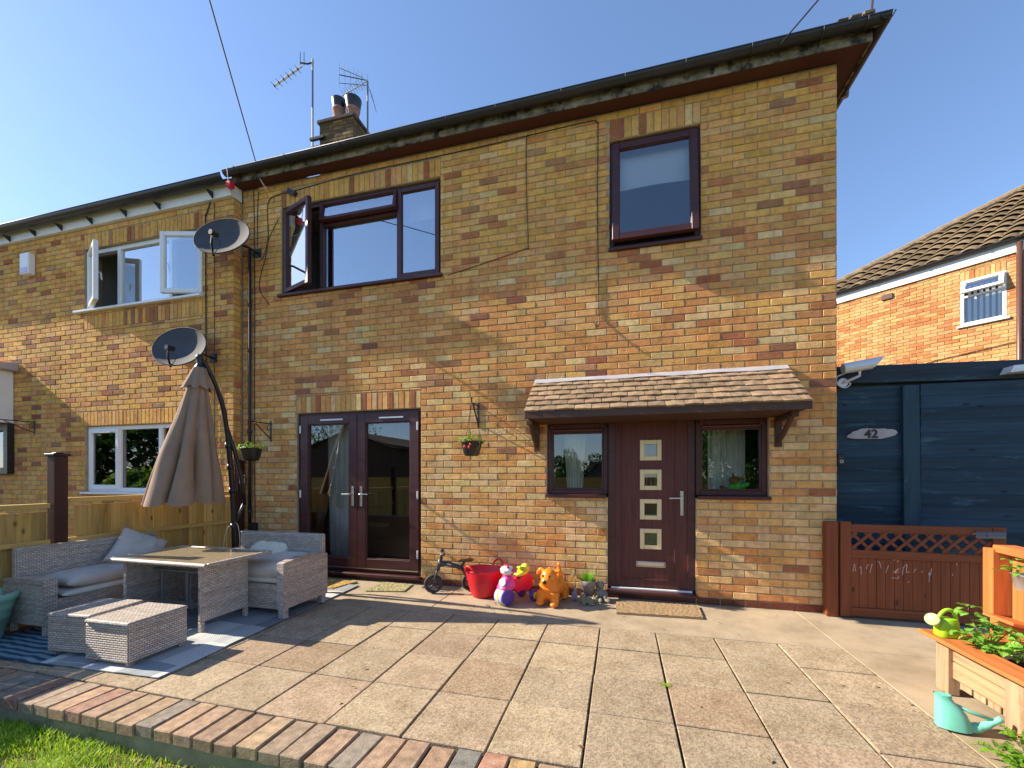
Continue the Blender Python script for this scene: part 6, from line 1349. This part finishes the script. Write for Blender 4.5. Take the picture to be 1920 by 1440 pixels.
# ------------------------------------------------------------------ garden behind the viewer (seen in the glass)
def tree(label, x, y, h, r, n, mat, seed, trunk=.16):
    t = thing('tree', label, 'tree', (x, y, -.2), group='trees in the garden behind the viewer'); rr = random.Random(seed); tr = MB(); tr.tube([(x, y, -.2), (x+.1, y, h*.3), (x, y+.1, h*.6)], [trunk, trunk*.8, trunk*.4], 8)
    for k in range(6):
        a = 2*pi*k/6; tr.tube([(x, y, h*.35), (x+cos(a)*r*.4, y+sin(a)*r*.4, h*.55), (x+cos(a)*r*.8, y+sin(a)*r*.8, h*.7)], [trunk*.5, trunk*.3, .02], 6)
    obj('trunk', tr, M['bark'], t, True); mb = MB(); cl = [(Vector((x+rr.gauss(0, r*.5), y+rr.gauss(0, r*.5), h*.62+rr.gauss(0, h*.17))), rr.uniform(.3, .5)*r) for _ in range(26)]
    for _ in range(n):
        c, q = rr.choice(cl); v = Vector((rr.gauss(0, 1), rr.gauss(0, 1), rr.gauss(0, 1))).normalized()*q*rr.uniform(.6, 1); p = c+v; a, b = Vector((rr.gauss(0, 1), rr.gauss(0, 1), rr.gauss(0, 1))).normalized(), Vector((rr.gauss(0, 1), rr.gauss(0, 1), rr.gauss(0, 1))).normalized(); s = rr.uniform(.07, .16)
        mb.face([p-a*s, p+b*s*.5, p+a*s, p-b*s*.5])
    obj('crown', mb, mat, t, kind='stuff')
tree('tall leafy tree behind the viewer mirrored in the right door window', 4.0, -11, 5.0, 2.0, 14000, M['leafdark'], 1)
tree('rounded tree behind the viewer mirrored in the left door window', -3.4, -26, 2.7, 1.5, 5000, M['leafdark'], 2)
tree('bushy tree behind the viewer mirrored in the french doors', -10.4, -21, 3.4, 1.8, 7000, M['leafdark'], 3)
tree('broad tree beyond the dark house behind the viewer', -24, -27, 6.5, 3.2, 5000, M['leafdark'], 4)
def gable(label, x0, x1, y0, y1, ze, zr, wm, rm):
    t = thing('garden_house', label, 'house', ((x0+x1)/2, y1, -.2)); xm = (x0+x1)/2
    mb = MB(); mb.prism([(x0, -.2), (x1, -.2), (x1, ze), (xm, zr), (x0, ze)], y0, y1, (0, 2, 1)); recalc(obj('wall', mb, wm, t)); m2 = MB()
    for s, xa in ((-1, x0), (1, x1)): m2.face([Vector((xa+s*.3, y0-.2, ze-.2)), Vector((xa+s*.3, y1+.25, ze-.2)), Vector((xm, y1+.25, zr+.12)), Vector((xm, y0-.2, zr+.12))])
    obj('roof', m2, rm, t); obj('window', MB().box((xm-.5, y1+.005, 1.2), (xm+.5, y1+.03, 2.2)), M['roomdark'], t); return t
gable('dark brick house with steep roof behind the viewer', -17.5, -12.0, -22, -15.5, 3.0, 3.75, M['housebrick'], M['housebrick'])
gable('low pale gabled outbuilding behind the viewer', -2.9, .3, -25, -21, .5, 1.95, M['paleroof'], M['paleroof'])
bf = thing('back_fence', 'timber fence at the far end of the garden behind the viewer', 'fence', (0, -13, 0)); mb = MB()
for i in range(150): mb.box((-18+.16*i, -13.02, -.2), (-18+.16*i+.15, -13, 1.25))
obj('board', mb, M['fencerail'], bf, kind='stuff')
def bush(label, x, y, r, h, n, mat, seed, sz=1.0):
    t = thing('bush', label, 'bush', (x, y, -.1), group='bushes in the next garden'); rr = random.Random(seed); mb = MB()
    for _ in range(n):
        v = Vector((rr.gauss(0, 1), rr.gauss(0, 1), rr.gauss(0, 1))).normalized(); p = Vector((x+v.x*r*rr.uniform(.7, 1), y+v.y*r*rr.uniform(.7, 1), h*.5+v.z*h*.5*rr.uniform(.7, 1))); a = Vector((rr.gauss(0, 1), rr.gauss(0, 1), rr.gauss(0, .5))).normalized(); b = Vector((0, 0, 1)).cross(a)*.35; s = rr.uniform(.08, .17)*sz; mb.face([p-a*s, p+b*s, p+a*s, p-b*s])
    obj('foliage', mb, mat, t, kind='stuff'); m = MB()
    for k in range(5): m.tube([(x, y, -.1), (x+.3*r*cos(k*1.3), y+.3*r*sin(k*1.3), h*.5)], .02, 5)
    obj('stem', m, M['bark'], t)
bush('bright green laurel bush mirrored in the left house window', -11.9, -3.4, .85, 1.5, 4500, M['leafbright'], 5)
bush('second laurel bush mirrored in the left house window', -10.6, -3.1, .8, 1.4, 4500, M['leafbright'], 6)
bush('dark tall shrub mirrored in the left house window', -14.0, -5.6, 2.6, 3.1, 9000, M['leafdark'], 7, 1.7)
